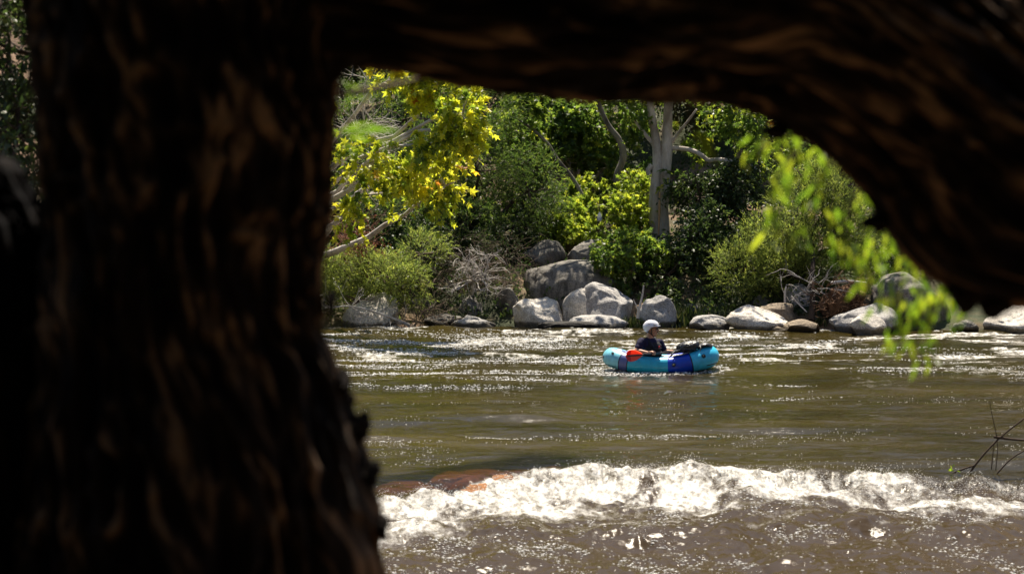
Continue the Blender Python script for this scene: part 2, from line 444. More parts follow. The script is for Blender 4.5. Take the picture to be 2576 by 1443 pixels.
# ------------------------------------------------------------------ ground and river
def bank_h(x, y):
    yi = [-60, -30, -14, -7, 0, 6, 12, 15, 20, 44, 46.4, 47.2, 48.2, 50, 53, 58, 65, 80, 110, 160]
    zi = [26, 16, 9, 4.2, 1.85, 1.5, .25, -.5, -.9, -.8, -.45, .10, .5, 1.15, 1.75, 3.0, 6.5, 17, 38, 55]  # unseen bank behind the camera is raised to block low sky
    sh = 1.6 * sstep(4, 12, x) * sstep(30, 44, y)
    h = np.interp(y + sh, yi, zi)
    land = sstep(46.8, 49, y + sh) + (1 - sstep(8, 13, y))
    h = h + land * (.30 * fbm(x * .45, y * .45, seed=3, octv=5) + .10 * fbm(x * 2, y * 2, seed=8, octv=3))
    return h

mb = MB()
gx = np.sign(np.linspace(-1, 1, 321)) * np.abs(np.linspace(-1, 1, 321)) ** 1.8 * 260
gy = np.concatenate([np.linspace(-60, 10, 60), np.linspace(10.3, 44, 70), np.linspace(44.15, 66, 150), np.linspace(67, 240, 60)])
GX, GY = np.meshgrid(gx, gy)
GZ = bank_h(GX, GY)
nxg, nyg = len(gx), len(gy)
I = np.arange(nyg - 1)[:, None] * nxg; J = np.arange(nxg - 1)[None, :]
Fg = np.stack([I + J, I + J + 1, I + nxg + J + 1, I + nxg + J], -1).reshape(-1, 4)
mb.add(np.stack([GX, GY, GZ], -1).reshape(-1, 3), Fg)
tag(mb.build('ground', M['ground']), kind='structure')

# crest of the rapid: distance of the lip as a function of x
def crest(x):
    return np.interp(x, [-12, -3, -1.4, -.5, .2, 1.2, 2.1, 3.0, 4.2, 5.2, 6, 9, 14],
                     [20.0, 20.6, 21.5, 22.3, 23.1, 23.5, 23.75, 23.4, 23.3, 23.0, 22.7, 22.3, 22]) - .25

def river(x, y, fine=True):
    cr = crest(x) + .25 * noise(x * .9, y * 0, seed=21)
    d = cr - y                                  # >0 : downstream, towards the camera
    level = -.16 * sstep(-.6, .9, d)
    calm = .048 * fbm(x * .22, y * .55, seed=31, octv=3) + .034 * fbm(x * .6, y * 2.0, seed=33, octv=5, gain=.58)
    far = sstep(33, 39, y) * (.4 + .6 * sstep(.2, -.2, noise(x * .16, y * .2, seed=35)))
    calm = calm + far * (.045 * fbm(x * .7, y * 1.3, seed=36, octv=4))
    amp = sstep(-.5, .25, d)
    decay = np.exp(-np.clip(d, 0, 99) / 2.0)
    strong = np.interp(x, [-1.6, -.4, 1, 2.2, 3.0, 3.6, 4.3, 5.0, 6, 9], [.85, 1.0, 1.2, 1.1, .8, .65, .92, .65, .55, .5])
    boil = amp * (.07 * decay * strong * (.35 + np.abs(fbm(x * 1.1, y * 1.0, seed=41, octv=4))) + .075 * decay * fbm(x * 3.2, y * 2.6, seed=43, octv=4) + .030 * decay * strong * np.abs(fbm(x * 8, y * 5, seed=47, octv=3)))
    chop = amp * (1 - .4 * decay) * (.085 * fbm(x * 1.9, y * 1.5, seed=45, octv=4, gain=.48))
    # smooth glassy tongue pouring over stones at the left of the lip
    tong = np.exp(-((x + .4) / 1.35) ** 2 - ((y - (crest(x) + .8)) / .85) ** 2)
    h = level + calm * (1 - amp) * (1 - .7 * tong) + boil + chop + .05 * tong
    lace = fbm(x * 1.0 + 2 * noise(x, y, seed=61), y * .8, seed=51, octv=5, gain=.62)
    foam = amp * (strong * (1.12 * np.exp(-(np.clip(d - .3, 0, 99) / 2.3) ** 1.2)) + .60 * lace * np.exp(-np.clip(d - 1, 0, 99) / 2.2) - .15 * sstep(1, 3.5, d))
    foam = foam * sstep(-.35, .1, d)
    foam = np.clip(foam * .50 + amp * .10 * noise(x * 2.2, y * 1.6, seed=53) * sstep(-.1, .4, d), -.3, .47)
    # white streaks far upstream: broken water, plus sun sparkle painted as foam
    st = sstep(.30, .75, fbm(x * .8, (y + .9 * noise(x * .12, y * .1, seed=86)) * 1.8, seed=71, octv=5, gain=.65) + .25 * sstep(34, 41, y) + .12 * sstep(2, -4, x) * sstep(35, 40, y))
    foam = np.maximum(foam, .40 * st * sstep(27, 40, y) - .02)
    return h, foam, np.clip(tong * 2.4 - .30, 0, .96) * (1 - amp * .6), st

inv = np.linspace(1 / 12.0, 1 / 49.5, 760)
ry = 1 / inv
sf = np.linspace(-.13, .275, 820)
lo = -.13 - (np.linspace(0, 1, 60)[1:] ** 2.2) * 4; hi_ = .275 + (np.linspace(0, 1, 60)[1:] ** 2.2) * 4
rs = np.concatenate([lo[::-1], sf, hi_])
RY, RS = np.meshgrid(ry, rs, indexing='ij'); RX = RS * RY
hz, fo, sh, st = river(RX.ravel(), RY.ravel())
mb = MB()
nr, nc = RX.shape
I = np.arange(nr - 1)[:, None] * nc; J = np.arange(nc - 1)[None, :]
Fg = np.stack([I + J, I + J + 1, I + nc + J + 1, I + nc + J], -1).reshape(-1, 4)
mb.add(np.stack([RX.ravel(), RY.ravel(), hz], -1), Fg)
tag(mb.build('river_water', M['water'], attrs={'foam': fo, 'shallow': sh, 'chop': sstep(-.5, .6, crest(RX.ravel()) - RY.ravel())}), kind='structure')

# white flecks standing in for sun glints, mixed with floating foam bubbles
OCT = np.array([(1, 0, 0), (0, 1, 0), (-1, 0, 0), (0, -1, 0), (0, 0, 1), (0, 0, -1)], float)
OCF = np.array([(0, 1, 4), (1, 2, 4), (2, 3, 4), (3, 0, 4), (1, 0, 5), (2, 1, 5), (3, 2, 5), (0, 3, 5)])
def flecks(mb, x, y, sx, dz=0):
    h, f, s, st = river(x, y)
    K = len(x)
    sc = np.stack([sx * rng.uniform(.8, 2.0, K), sx * rng.uniform(.8, 1.2, K), sx * rng.uniform(.3, .6, K)], -1)
    C = np.stack([x, y, h + sc[:, 2] * .4 + dz], -1)
    V = C[:, None, :] + OCT[None] * sc[:, None, :]
    Fx = (np.arange(K)[:, None, None] * 6 + OCF[None]).reshape(-1, 3)
    mb.add(V.reshape(-1, 3), Fx)
mb = MB()
def samp(n, y0, y1, s0=-.12, s1=.28):
    y = 1 / rng.uniform(1 / y1, 1 / y0, n); return rng.uniform(s0, s1, n) * y, y
x, y = samp(240000, 26, 46.5)
yw = y + .9 * noise(x * .12, y * .1, seed=86); st = fbm(x * .42, yw * 1.9, seed=81, octv=4) * .85 + .45 * noise(x * .12, y * .25, seed=82) + .62 * sstep(25, 39, y) - .45 * sstep(44, 45.5, y) - .22 + .2 * sstep(3, -3, x) * sstep(36, 41, y)
k = rng.random(len(x)) < .55 * sstep(.25, 1.0, st) ** 1.5
flecks(mb, x[k], y[k], rng.uniform(.007, .020, k.sum()) * (y[k] / 36))
x, y = samp(7000, 23.5, 32)
k = (fbm(x * .9, (y + .8 * noise(x * .2, y * .2, seed=87)) * 2.4, seed=84, octv=4) > .42)
flecks(mb, x[k], y[k], rng.uniform(.004, .009, k.sum()))
x, y = samp(36000, 15.5, 23.6)
d = crest(x) - y
k = (d > 0) & (rng.random(len(x)) < .06 + .94 * sstep(.0, .7, fbm(x * 2.2 + y * .5, y * 1.2, seed=85, octv=5, gain=.65)))
flecks(mb, x[k], y[k], .004 + .011 * rng.random(k.sum()) ** 2)
aa_ = rng.uniform(0, 2 * PI, 420); rx_ = W(1662, 930, 36)[0]
flecks(mb, rx_ + np.cos(aa_) * 1.0 * rng.uniform(1, 1.25, 420), 36 + np.sin(aa_) * .46 * rng.uniform(1, 1.5, 420), rng.uniform(.005, .014, 420))
# spray thrown up along the crest
n = 9000
x = rng.uniform(-1.5, 7, n); y = crest(x) - np.abs(rng.normal(0, .5, n))
flecks(mb, x, y, rng.uniform(.002, .007, n), dz=np.abs(rng.normal(0, .045, n)))
tag(mb.build('glint_foam_flecks', M['foam'], smooth=True), 'white flecks standing in for sun glints, with foam bubbles, on the river', 'foam', kind='stuff')

# ------------------------------------------------------------------ rocks
def ico(sub):
    import bmesh
    bm = bmesh.new(); bmesh.ops.create_icosphere(bm, subdivisions=sub, radius=1)
    V = np.array([v.co[:] for v in bm.verts]); Fc = np.array([[v.index for v in f.verts] for f in bm.faces]); bm.free()
    return V, Fc
ICO5, ICO4, ICO3 = ico(5), ico(4), ico(3)

def rock_geo(c, r, seed, sq=.75, rot=0.0, rough=.10, cuts=5, hi=True, yaw=0.0):
    V, Fc = (ICO5 if hi else ICO4); V = V.copy()
    rr = np.random.default_rng(seed)
    n = V.copy()
    V = np.sign(V) * np.abs(V) ** sq                       # towards a rounded block
    V = V / (np.abs(V) ** (2 / sq * .5)).sum(-1, keepdims=True).clip(.6) ** .25
    for _ in range(cuts + 3 if cuts > 1 else cuts):
        d = unit(rr.normal(size=3)); lim = rr.uniform(.58, .86)
        t = V @ d; ex = np.clip(t - lim, 0, None)
        V = V - d * (ex * .93)[:, None]
    o = rr.uniform(-50, 50, 3)
    cuts_d = 0; disp = rough * 1.25 * fbm(n[:, 0] * 1.3 + o[0], n[:, 1] * 1.3 + o[1], n[:, 2] * 1.3 + o[2], seed, 5, .45)
    disp += rough * .25 * -np.abs(noise(n[:, 0] * 3 + o[1], n[:, 1] * 3, n[:, 2] * 5 + o[2], seed + 5))
    V = V + n * disp[:, None]
    V = V / np.abs(V).max(0) * np.array(r)                 # exact half extents
    for ang, ax in ((rot, 1), (yaw, 2)):
        if ang:
            R = np.array(Matrix.Rotation(ang, 3, 'Y' if ax == 1 else 'Z')); V = V @ R.T
    return V + c, Fc

def rock(label, x0, x1, y0, y1, Y, m='granite', depth=None, seed=1, name='boulder', bury=.35, **kw):
    """x0..x1,y0..y1: the photo box of its visible part"""
    k = pm(Y); hw = (x1 - x0) / 2 * k
    top = W((x0 + x1) / 2, y0, Y)[2]; bot = W((x0 + x1) / 2, y1, Y)[2]
    H = (top - bot) * (1 + bury); cz = top - H / 2
    cx = W((x0 + x1) / 2, y0, Y)[0]
    dp = depth if depth else hw * .85
    V, Fc = rock_geo(np.zeros(3), (hw, dp, H / 2), seed, **kw)
    mb = MB(); mb.add(V, Fc)
    o = mb.build(name, M[m]); o.location = (cx, Y, cz)
    return tag(o, label, 'rock')

rock('sandy slanted boulder half under the leafy bush, farthest left on the bank', 862, 1012, 722, 832, 46.9, 'granite_pale', seed=11, rot=.25, depth=.9)
rock('low dark flat stone at the waterline below the grey dead twigs', 1060, 1165, 788, 822, 47.3, 'granite_dark', seed=12, name='stone')
rock('small rounded grey rock in the water left of the pale sloping boulder', 1134, 1248, 788, 828, 46.7, 'granite', seed=13, name='rock')
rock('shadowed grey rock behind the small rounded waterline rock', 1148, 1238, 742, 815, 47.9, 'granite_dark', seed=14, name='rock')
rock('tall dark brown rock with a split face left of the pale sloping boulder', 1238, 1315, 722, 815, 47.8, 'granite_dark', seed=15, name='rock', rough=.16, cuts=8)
rock('pale two-humped boulder sloping into the water at the left of the big dappled one', 1274, 1424, 748, 830, 46.9, 'granite_pale', seed=16, rough=.13, yaw=.1)
rock('upright pale boulder leaning against the left side of the big dappled one', 1410, 1486, 722, 820, 47.15, 'granite_pale', seed=17, rot=.22, cuts=3)
rock('big rounded grey boulder dappled with light in the middle of the shore', 1448, 1604, 709, 815, 47.35, 'granite', seed=18, rough=.09, cuts=4, depth=.75)
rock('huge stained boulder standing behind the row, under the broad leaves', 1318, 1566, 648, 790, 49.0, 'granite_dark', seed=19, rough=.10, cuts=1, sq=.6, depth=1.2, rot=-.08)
rock('low smooth grey rock under the big dappled boulder', 1420, 1588, 787, 834, 46.4, 'granite', seed=20, sq=.9, cuts=2, name='rock')
rock('black wet log-shaped rock lying in the water before the pale boulders', 1348, 1528, 804, 832, 45.9, 'granite_wet', seed=21, sq=.7, cuts=1, name='rock', depth=.22)
rock('grey egg-shaped boulder standing alone behind the paddler helmet', 1606, 1706, 741, 826, 46.9, 'granite', seed=22, sq=.8, cuts=4)
rock('low grey rock left of the sunlit tapering boulder', 1733, 1842, 789, 836, 46.0, 'granite', seed=23, name='rock', cuts=3)
rock('sunlit tapering pale boulder right of the raft bow', 1822, 1992, 767, 840, 45.7, 'granite_pale', seed=24, rot=.13, cuts=4, sq=.85)
rock('square brownish block behind the tapering pale boulder', 1900, 2018, 761, 830, 46.7, 'granite_tan', seed=25, sq=.55, cuts=6)
rock('thin dark stone at the waterline between the tapering and the tan rocks', 1920, 1992, 820, 838, 45.2, 'granite_tan', seed=26, name='stone')
rock('low tan rock in the water left of the long layered boulder', 1962, 2068, 802, 842, 45.2, 'granite_tan', seed=27, name='rock', cuts=2)
rock('long layered boulder rising to the right behind the white round one', 2058, 2262, 757, 842, 45.6, 'granite', seed=28, rot=-.22, sq=.8, rough=.12, depth=.7)
rock('smooth white rounded boulder in the water in front of the long layered one', 2135, 2230, 787, 846, 44.8, 'granite_pale', seed=29, sq=.95, cuts=2, rough=.06)
rock('large square shaded boulder behind the hanging green leaves', 2190, 2392, 682, 838, 46.9, 'granite_dark', seed=30, sq=.6, rough=.1, cuts=7, depth=1.0)  # dark granite stands in for the shade over this boulder
rock('dark pointed rock in the water at the tip of the drooping limb', 2392, 2464, 798, 838, 45.0, 'granite_dark', seed=31, name='rock', cuts=7)
rock('broad pale boulder at the right border under the drooping limb', 2478, 2680, 768, 842, 45.3, 'granite_pale', seed=32)
rock('small rounded rock sitting above the tapering boulder in the bush shade', 1884, 1948, 741, 776, 48.0, 'granite_dark', seed=33, name='rock')
rock('small grey rock among roots left of the root stump', 1972, 2042, 713, 775, 47.8, 'granite', seed=34, name='rock')
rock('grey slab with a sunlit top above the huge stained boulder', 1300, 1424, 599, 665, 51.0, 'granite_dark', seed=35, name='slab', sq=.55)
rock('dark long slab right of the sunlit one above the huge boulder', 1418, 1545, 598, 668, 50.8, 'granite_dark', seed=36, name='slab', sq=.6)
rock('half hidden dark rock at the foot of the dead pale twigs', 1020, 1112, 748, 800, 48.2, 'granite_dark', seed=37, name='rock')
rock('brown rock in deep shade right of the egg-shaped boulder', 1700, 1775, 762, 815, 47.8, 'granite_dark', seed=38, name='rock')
# stones under the thin sheet of water at the lip
for i, (px, py, w, lb) in enumerate([(955, 1238, 60, 'dark orange stone under the water right against the big trunk edge'), (1072, 1228, 50, 'small orange stone in the second row close to the big trunk'), (1175, 1214, 60, 'amber stone in the front row touching the foam edge'), (1265, 1204, 50, 'amber stone in the front row right under the rising foam'), (1010, 1222, 70, 'orange stone under the glassy water nearest the big trunk'), (1130, 1205, 60, 'orange stone under the glassy water beside its nearest twin'),
                                  (1215, 1196, 75, 'rust coloured stone under the middle of the glassy lip'), (1310, 1188, 70, 'brown stone under the glassy lip where white foam begins'),
                                  (1395, 1180, 50, 'small rust stone submerged behind the white foam')]):
    Y = CAMH * F_PX / (py - HZ); c = W(px, py, Y)
    V, Fc = rock_geo(np.zeros(3), (w * pm(Y) * 1.25, .5, .14), 60 + i, hi=False)
    mb = MB(); mb.add(V, Fc); o = mb.build('submerged_stone', M['orange_rock'])
    hh = float(river(np.array([c[0]]), np.array([Y]))[0][0]); o.location = (c[0], Y, hh - .15)
    tag(o, lb, 'rock', 'submerged stones at the lip')

# ------------------------------------------------------------------ trees
def make_tree(name, label, base, blobs, kind, lmat, wmat, ntw, L, nleaf, size, gap=-.1, droop=.3, spread=.7, up=.6,
              trunk_r=.12, cat='tree', upw=.0, limb_r=.05, stems=None, gf=1.6, seed=0, tintf=None, trunkpts=None, tw=.004, dirb=None):
    root = thing(name, label, cat, base)
    lf, wd = MB(), MB()
    base = np.asarray(base, float)
    if trunkpts is not None:
        for pts, r0, r1 in trunkpts:
            tube(wd, pts, np.linspace(r0, r1, len(pts)), 10)
        hub = trunkpts[0][0][len(trunkpts[0][0]) // 2]
    else:
        hub = base
    for (c, r, w) in blobs:
        tube(wd, wander(hub, c, 9, .25, .05), np.linspace(trunk_r, limb_r * .5, 9), 7)
        for _ in range(7):
            e = c + unit(rng.normal(size=3)) * r * .75
            tube(wd, wander(c, e, 6, .3), np.linspace(limb_r * .5, limb_r * .12, 6), 4, cap=False)
    A, D = anchors(blobs, ntw, gap, gf, seed)
    D = unit(D * .7 + rng.normal(size=D.shape) * .5 + np.array([0, 0, upw]) + (0 if dirb is None else np.array(dirb)))
    shoots(lf, wd, A, D, L, nleaf, kind, size, droop, up, spread, tintf=tintf, tw=tw)
    adopt(wd.build('trunk', M[wmat]), root)
    adopt(lf.build('crown', M[lmat], smooth=False), root)
    return root

def gz(px, Y): 
    x = (px - CX) / F_PX * Y
    return np.array([x, Y, float(bank_h(np.array([x]), np.array([Y]))[0]) - .05])

# yellow-green sycamore reaching over the river from the left
ysb = [blob(1010, 185, 43, 70, 40, .5), blob(1110, 200, 43, 80, 50, .6), blob(1165, 285, 42, 40, 70, .5),
       blob(1110, 360, 42.4, 60, 35, .4), blob(1165, 320, 42, 40, 24, .4), blob(950, 400, 42.8, 100, 60, .5), blob(1050, 440, 43.4, 110, 65, .5),
       blob(1120, 465, 43.4, 55, 40, .4), blob(865, 520, 43.8, 45, 60, .4), blob(930, 490, 43.6, 80, 35, .4), blob(700, 350, 43, 120, 160, 1.2)]
make_tree('sycamore_tree', 'yellow-leaved sycamore reaching over the river beside the dark trunk', gz(560, 47.6), ysb, 'star', 'yellow', 'greytwig',
          1500, .42, 8, .175, gap=.12, gf=1.7, droop=.55, spread=.8, up=.6, trunk_r=.11, limb_r=.05, seed=1, upw=-.1,
          tintf=lambda C, t: np.clip(t * .95 + .22 * noise(C[:, 0] * 1.2, C[:, 1], C[:, 2] * 1.2, 5), 0, 1))

# willow behind it
wb = [blob(1010, 560, 51, 120, 60, 1.0), blob(1200, 430, 52, 130, 120, 1.4), blob(1110, 420, 52, 90, 110, 1.2), blob(1230, 270, 53, 90, 90, 1.2),
      blob(1330, 480, 52, 90, 110, 1.2), blob(1180, 560, 51, 120, 60, 1.0), blob(1290, 570, 51.5, 80, 50, .8), blob(1020, 300, 53, 160, 120, 1.2), blob(880, 420, 53, 110, 160, 1.2)]
make_tree('willow_tree', 'feathery green willow between the yellow sycamore and the pale double trunk', gz(1180, 52.5), wb, 'willow', 'willow', 'darkwood',
          7600, .42, 13, .105, gap=-.2, droop=.25, spread=.45, up=.5, trunk_r=.1, seed=2, upw=.15, gf=1.3)
# mid sycamore
sb = [blob(1370, 290, 57, 90, 60, 1.0), blob(1450, 310, 57, 90, 60, 1.0), blob(1300, 330, 56, 60, 50, .8), blob(1540, 300, 57.5, 80, 70, 1.0),
      blob(1420, 400, 56.5, 90, 60, .8), blob(1530, 420, 57, 70, 60, .8)]
make_tree('sycamore_tree', 'green sycamore left of the pale double trunk with sun on its top leaves', gz(1440, 58), sb, 'star', 'syc', 'palebark',
          1900, .5, 8, .17, gap=-.1, droop=.4, trunk_r=.1, seed=3)
# bright saplings low behind the boulders
pb = [blob(1470, 545, 53.2, 80, 45, .7), blob(1560, 550, 53.2, 70, 50, .7), blob(1400, 570, 52.4, 45, 35, .5), blob(1520, 590, 52, 90, 25, .5), blob(1600, 500, 54, 40, 60, .6), blob(1480, 480, 55, 60, 30, .5)]
make_tree('sycamore_sapling', 'bright yellow-green sapling low above the slabs left of the pale trunk', gz(1500, 53), pb, 'star', 'sapling', 'twig',
          1300, .35, 8, .13, gap=-.15, droop=.3, trunk_r=.03, limb_r=.02, seed=4, cat='tree')
# broad-leaved shrub drooping over the huge boulder
bb = [blob(1540, 650, 48.4, 45, 35, .4), blob(1590, 680, 48.2, 50, 45, .5), blob(1620, 640, 49, 60, 30, .5), blob(1570, 610, 49.5, 70, 25, .5)]
make_tree('broadleaf_shrub', 'broad-leaved green shrub drooping over the right end of the huge stained boulder', gz(1600, 49.6), bb, 'star', 'syc', 'darkwood',
          700, .3, 8, .11, gap=-.3, droop=.5, trunk_r=.03, limb_r=.02, seed=5, cat='shrub')
# dark mass
db = [blob(1680, 690, 48.8, 70, 70, .7), blob(1750, 640, 49.6, 70, 90, .8), blob(1800, 560, 50.6, 90, 90, .9), blob(1760, 500, 51.6, 80, 70, .9), blob(1850, 470, 52, 60, 60, .9), blob(1720, 760, 48.2, 60, 45, .5), blob(1840, 660, 50, 60, 80, .8)]
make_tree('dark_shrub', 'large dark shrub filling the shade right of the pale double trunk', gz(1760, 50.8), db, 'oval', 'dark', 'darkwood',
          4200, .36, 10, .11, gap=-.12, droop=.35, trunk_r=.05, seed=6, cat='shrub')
# right willow bush
rb = [blob(2010, 560, 48.6, 110, 90, .9), blob(2090, 500, 48.8, 60, 90, .8), blob(1940, 620, 48.4, 90, 80, .8), blob(1870, 680, 48, 80, 60, .7), blob(2060, 640, 48.2, 110, 70, .8), blob(1980, 690, 47.9, 110, 50, .7), blob(2130, 590, 48.6, 60, 80, .7), blob(2020, 450, 49, 60, 45, .6)]
make_tree('willow_bush', 'pale feathery willow bush on the bank right of the dark shrub', gz(2010, 48.8), rb, 'willow', 'willowb', 'darkwood',
          5200, .38, 14, .10, gap=-.22, droop=.05, spread=.4, up=.4, trunk_r=.05, seed=7, upw=.55, cat='bush')
rb2 = [blob(2230, 620, 49.6, 80, 70, .8), blob(2330, 640, 49.6, 80, 60, .8), blob(2200, 700, 48.6, 50, 40, .5), blob(2290, 560, 50, 80, 60, .8), blob(2420, 700, 49.6, 70, 60, .8)]
make_tree('willow_bush', 'bright green willow bush above the large square shaded boulder', gz(2270, 49.8), rb2, 'willow', 'willow', 'darkwood',
          2200, .38, 13, .10, gap=-.2, droop=.05, spread=.4, trunk_r=.04, seed=8, upw=.5, cat='bush')
# left bush on the bank
lb = [blob(870, 690, 47.2, 90, 60, .7), blob(960, 690, 47.0, 90, 50, .7), blob(1020, 720, 46.9, 60, 50, .6), blob(900, 760, 46.8, 90, 35, .5), blob(1060, 640, 48, 70, 50, .7), blob(760, 700, 47, 90, 90, .8)]
make_tree('willow_bush', 'sunlit leafy bush over the sandy boulder at the far left of the shore', gz(930, 47.7), lb, 'willow', 'willowb', 'twig',
          2600, .36, 13, .11, gap=-.15, droop=.12, spread=.5, trunk_r=.03, seed=9, upw=.35, cat='bush')
# thicket behind the dead twigs
tb = [blob(1160, 640, 49.5, 90, 60, .8), blob(1270, 650, 49.8, 70, 60, .8), blob(1100, 700, 48.4, 60, 60, .6), blob(1230, 720, 48.8, 70, 40, .6)]
make_tree('brown_thicket', 'dull twiggy thicket behind the pale dead twigs left of the huge boulder', gz(1190, 49.6), tb, 'willow', 'dark', 'twig',
          1500, .4, 7, .08, gap=-.1, droop=.3, trunk_r=.03, seed=10, cat='thicket', tw=.007)

# pale double-trunked sycamore
root = thing('sycamore_tree', 'tall sycamore with a pale double trunk standing behind the huge boulder', 'tree', gz(1657, 53))
wd = MB()
k53 = pm(53)
def wp(*pts): return np.array([W(a, b, Y) for a, b, Y in pts])
def smooth_path(P, m=24):
    P = np.asarray(P, float); t = np.linspace(0, len(P) - 1, m)
    from_ = np.stack([np.interp(t, np.arange(len(P)), P[:, i]) for i in range(P.shape[1])], -1)
    for _ in range(3): from_[1:-1] = (from_[:-2] + from_[1:-1] * 2 + from_[2:]) / 4
    return from_
def lumpy(seed, a=.10, f=6):
    return lambda s, ang, pts: 1 + a * fbm(s * f + 0 * ang, np.cos(ang) * 1.2 + 0 * s, np.sin(ang) * 1.2 + 0 * s, seed, 4)
def stem(P, R, seed, n=16, m=30, a=.10):
    Q = smooth_path(P, m); r = np.interp(np.linspace(0, 1, m), np.linspace(0, 1, len(R)), R) * k53 * .80
    tube(wd, Q, r, n, shape=lumpy(seed, a))
stem(wp((1646, 640, 53), (1645, 590, 53), (1644, 520, 53), (1650, 460, 53), (1657, 410, 53), (1650, 350, 53), (1638, 290, 53), (1632, 200, 53), (1625, 60, 53)), [25, 22, 18, 17, 15, 14, 12, 11, 9], 91)
stem(wp((1670, 640, 53), (1670, 590, 53), (1667, 520, 53), (1672, 440, 53), (1678, 370, 53), (1680, 300, 53), (1682, 200, 53), (1690, 40, 53.2)), [24, 20, 17, 18, 18, 14, 13, 10], 92)
stem(wp((1655, 645, 52.95), (1657, 615, 52.95), (1657, 585, 53)), [34, 28, 12], 93)
stem(wp((1650, 370, 53), (1625, 340, 53), (1598, 305, 53.2), (1575, 270, 53.2)), [8, 6, 5, 4], 94)
stem(wp((1634, 440, 53), (1628, 428, 53), (1640, 415, 53)), [8, 8, 10], 95, m=10)
stem(wp((1688, 360, 53), (1710, 330, 52.8), (1735, 300, 52.6), (1752, 275, 52.5)), [6, 5, 4, 3], 96)
stem(wp((1690, 372, 53), (1730, 374, 52.8), (1765, 388, 52.6), (1780, 406, 52.6), (1800, 400, 52.5), (1835, 405, 52.4), (1880, 412, 52.4), (1910, 430, 52.3)), [7, 7, 7, 8, 7, 6, 5, 4], 97)
tr = adopt(wd.build('trunk', M['palebark']), root)
wd = MB()
stem(wp((1657, 590, 52.62), (1659, 520, 52.7), (1660, 470, 52.75)), [2, 4, 1.5], 98, n=8, m=12)
sc_ = wd.build('inner_wood', M['innerwood']); adopt(sc_, root); tag(sc_, 'bare orange wood in the slit between the two stems')
lf, wd = MB(), MB()
hb = [blob(1640, 405, 52.2, 26, 22, .3), blob(1618, 480, 52.2, 22, 20, .3), blob(1690, 450, 52.3, 22, 26, .3), blob(1640, 180, 53, 160, 70, 1.4), blob(1800, 330, 53, 90, 60, .9), blob(1870, 300, 53, 70, 60, .9), blob(1560, 250, 53.2, 70, 50, .7), blob(1790, 240, 53, 110, 60, 1), blob(1720, 120, 53, 200, 80, 1.6), blob(1880, 390, 52.8, 50, 40, .6), blob(1720, 310, 53.8, 60, 50, .6)]
hb += [(np.array(c, float), np.array(r, float), .8) for c, r in (((.2, 50.6, 7.6), (1.5, 1.0, .5)), ((2.3, 50.8, 7.8), (1.5, 1.0, .5)), ((3.9, 50.9, 7.4), (1.1, 1.0, .5)), ((6.0, 50.2, 7.8), (1.4, .9, .5)), ((8.2, 49.9, 7.6), (1.2, .8, .4)))]  # unseen clumps above the frame, added to dapple the rocks
for c, r, w_ in hb[-5:]:
    lm = MB(); tube(lm, wander(W(1685, 200, 53), c, 10, .15), np.linspace(.12, .03, 10), 7); adopt(lm.build('limb', M['palebark']), root)
A, D = anchors(hb, 2700, .16, seed=11)
shoots(lf, lf, A, unit(D + rng.normal(size=D.shape) * .5), .45, 8, 'star', .15, .4, woodmat=1)
adopt(lf.build('crown', [M['syc'], M['twig']], smooth=False), root)

# slim grey tree right of it and the crooked stem left of it
for lab, P, R, bl in (
    ('slim grey tree standing behind the crooked bare branch right of the double trunk', [(1868, 620, 54), (1862, 520, 54), (1858, 430, 54), (1862, 340, 54), (1850, 200, 54)], [12, 11, 10, 9, 7], [blob(1850, 200, 54.5, 140, 80, 1.2), blob(1960, 400, 54.5, 90, 80, 1), blob(1930, 300, 54.5, 90, 70, 1)]),
    ('crooked grey tree bending in an S left of the pale double trunk', [(1560, 600, 55), (1555, 480, 55), (1548, 440, 55), (1572, 400, 55), (1560, 350, 55), (1530, 320, 55), (1500, 250, 55), (1480, 150, 55)], [13, 12, 11, 12, 10, 9, 8, 6], [blob(1500, 150, 58, 140, 50, .9), blob(1420, 220, 58, 80, 50, .9)]),
    ('slender pale tree with an arching bare stem behind the green sycamore', [(1500, 580, 53.8), (1470, 500, 53.8), (1440, 445, 53.8), (1400, 400, 53.8), (1380, 360, 53.8), (1340, 325, 53.8), (1290, 290, 53.8)], [7, 7, 6, 6, 5, 5, 3], [blob(1290, 260, 53.8, 60, 40, .6)])):
    rt = thing('slim_tree', lab, 'tree', wp(P[0])[0])
    wd = MB(); stem(wp(*P), R, hash(lab[:3]) % 50 if False else len(lab), n=10); adopt(wd.build('trunk', M['greybark']), rt)
    lf, wd = MB(), MB(); A, D = anchors(bl, 420, -.1); shoots(lf, None, A, unit(D + rng.normal(size=D.shape) * .5), .45, 8, 'star', .15, .4)
    adopt(lf.build('crown', M['syc'], smooth=False), rt)

make_tree('dark_shrub', 'low dark shrub in the shade behind the leafy bush at the far left', gz(960, 50.2), [blob(900, 560, 50, 120, 70, .9), blob(1040, 600, 50, 90, 60, .9), blob(1140, 560, 51.8, 110, 60, .9), blob(1010, 660, 49, 90, 50, .7), blob(760, 600, 50, 140, 120, .9)], 'oval', 'dark', 'darkwood', 3000, .36, 10, .11, gap=-.4, droop=.35, trunk_r=.05, seed=26, cat='shrub')
make_tree('dark_shrub', 'dull green shrub behind the brown thicket left of the pale saplings', gz(1260, 51.5), [blob(1240, 590, 51.4, 100, 50, .8), blob(1340, 560, 52.4, 80, 60, .8), blob(1240, 460, 55.5, 110, 80, .8), blob(1020, 420, 56, 170, 110, .8), blob(1180, 620, 50.4, 90, 45, .7)], 'oval', 'dark', 'darkwood', 1800, .36, 10, .10, gap=-.3, droop=.35, trunk_r=.05, seed=27, cat='shrub')
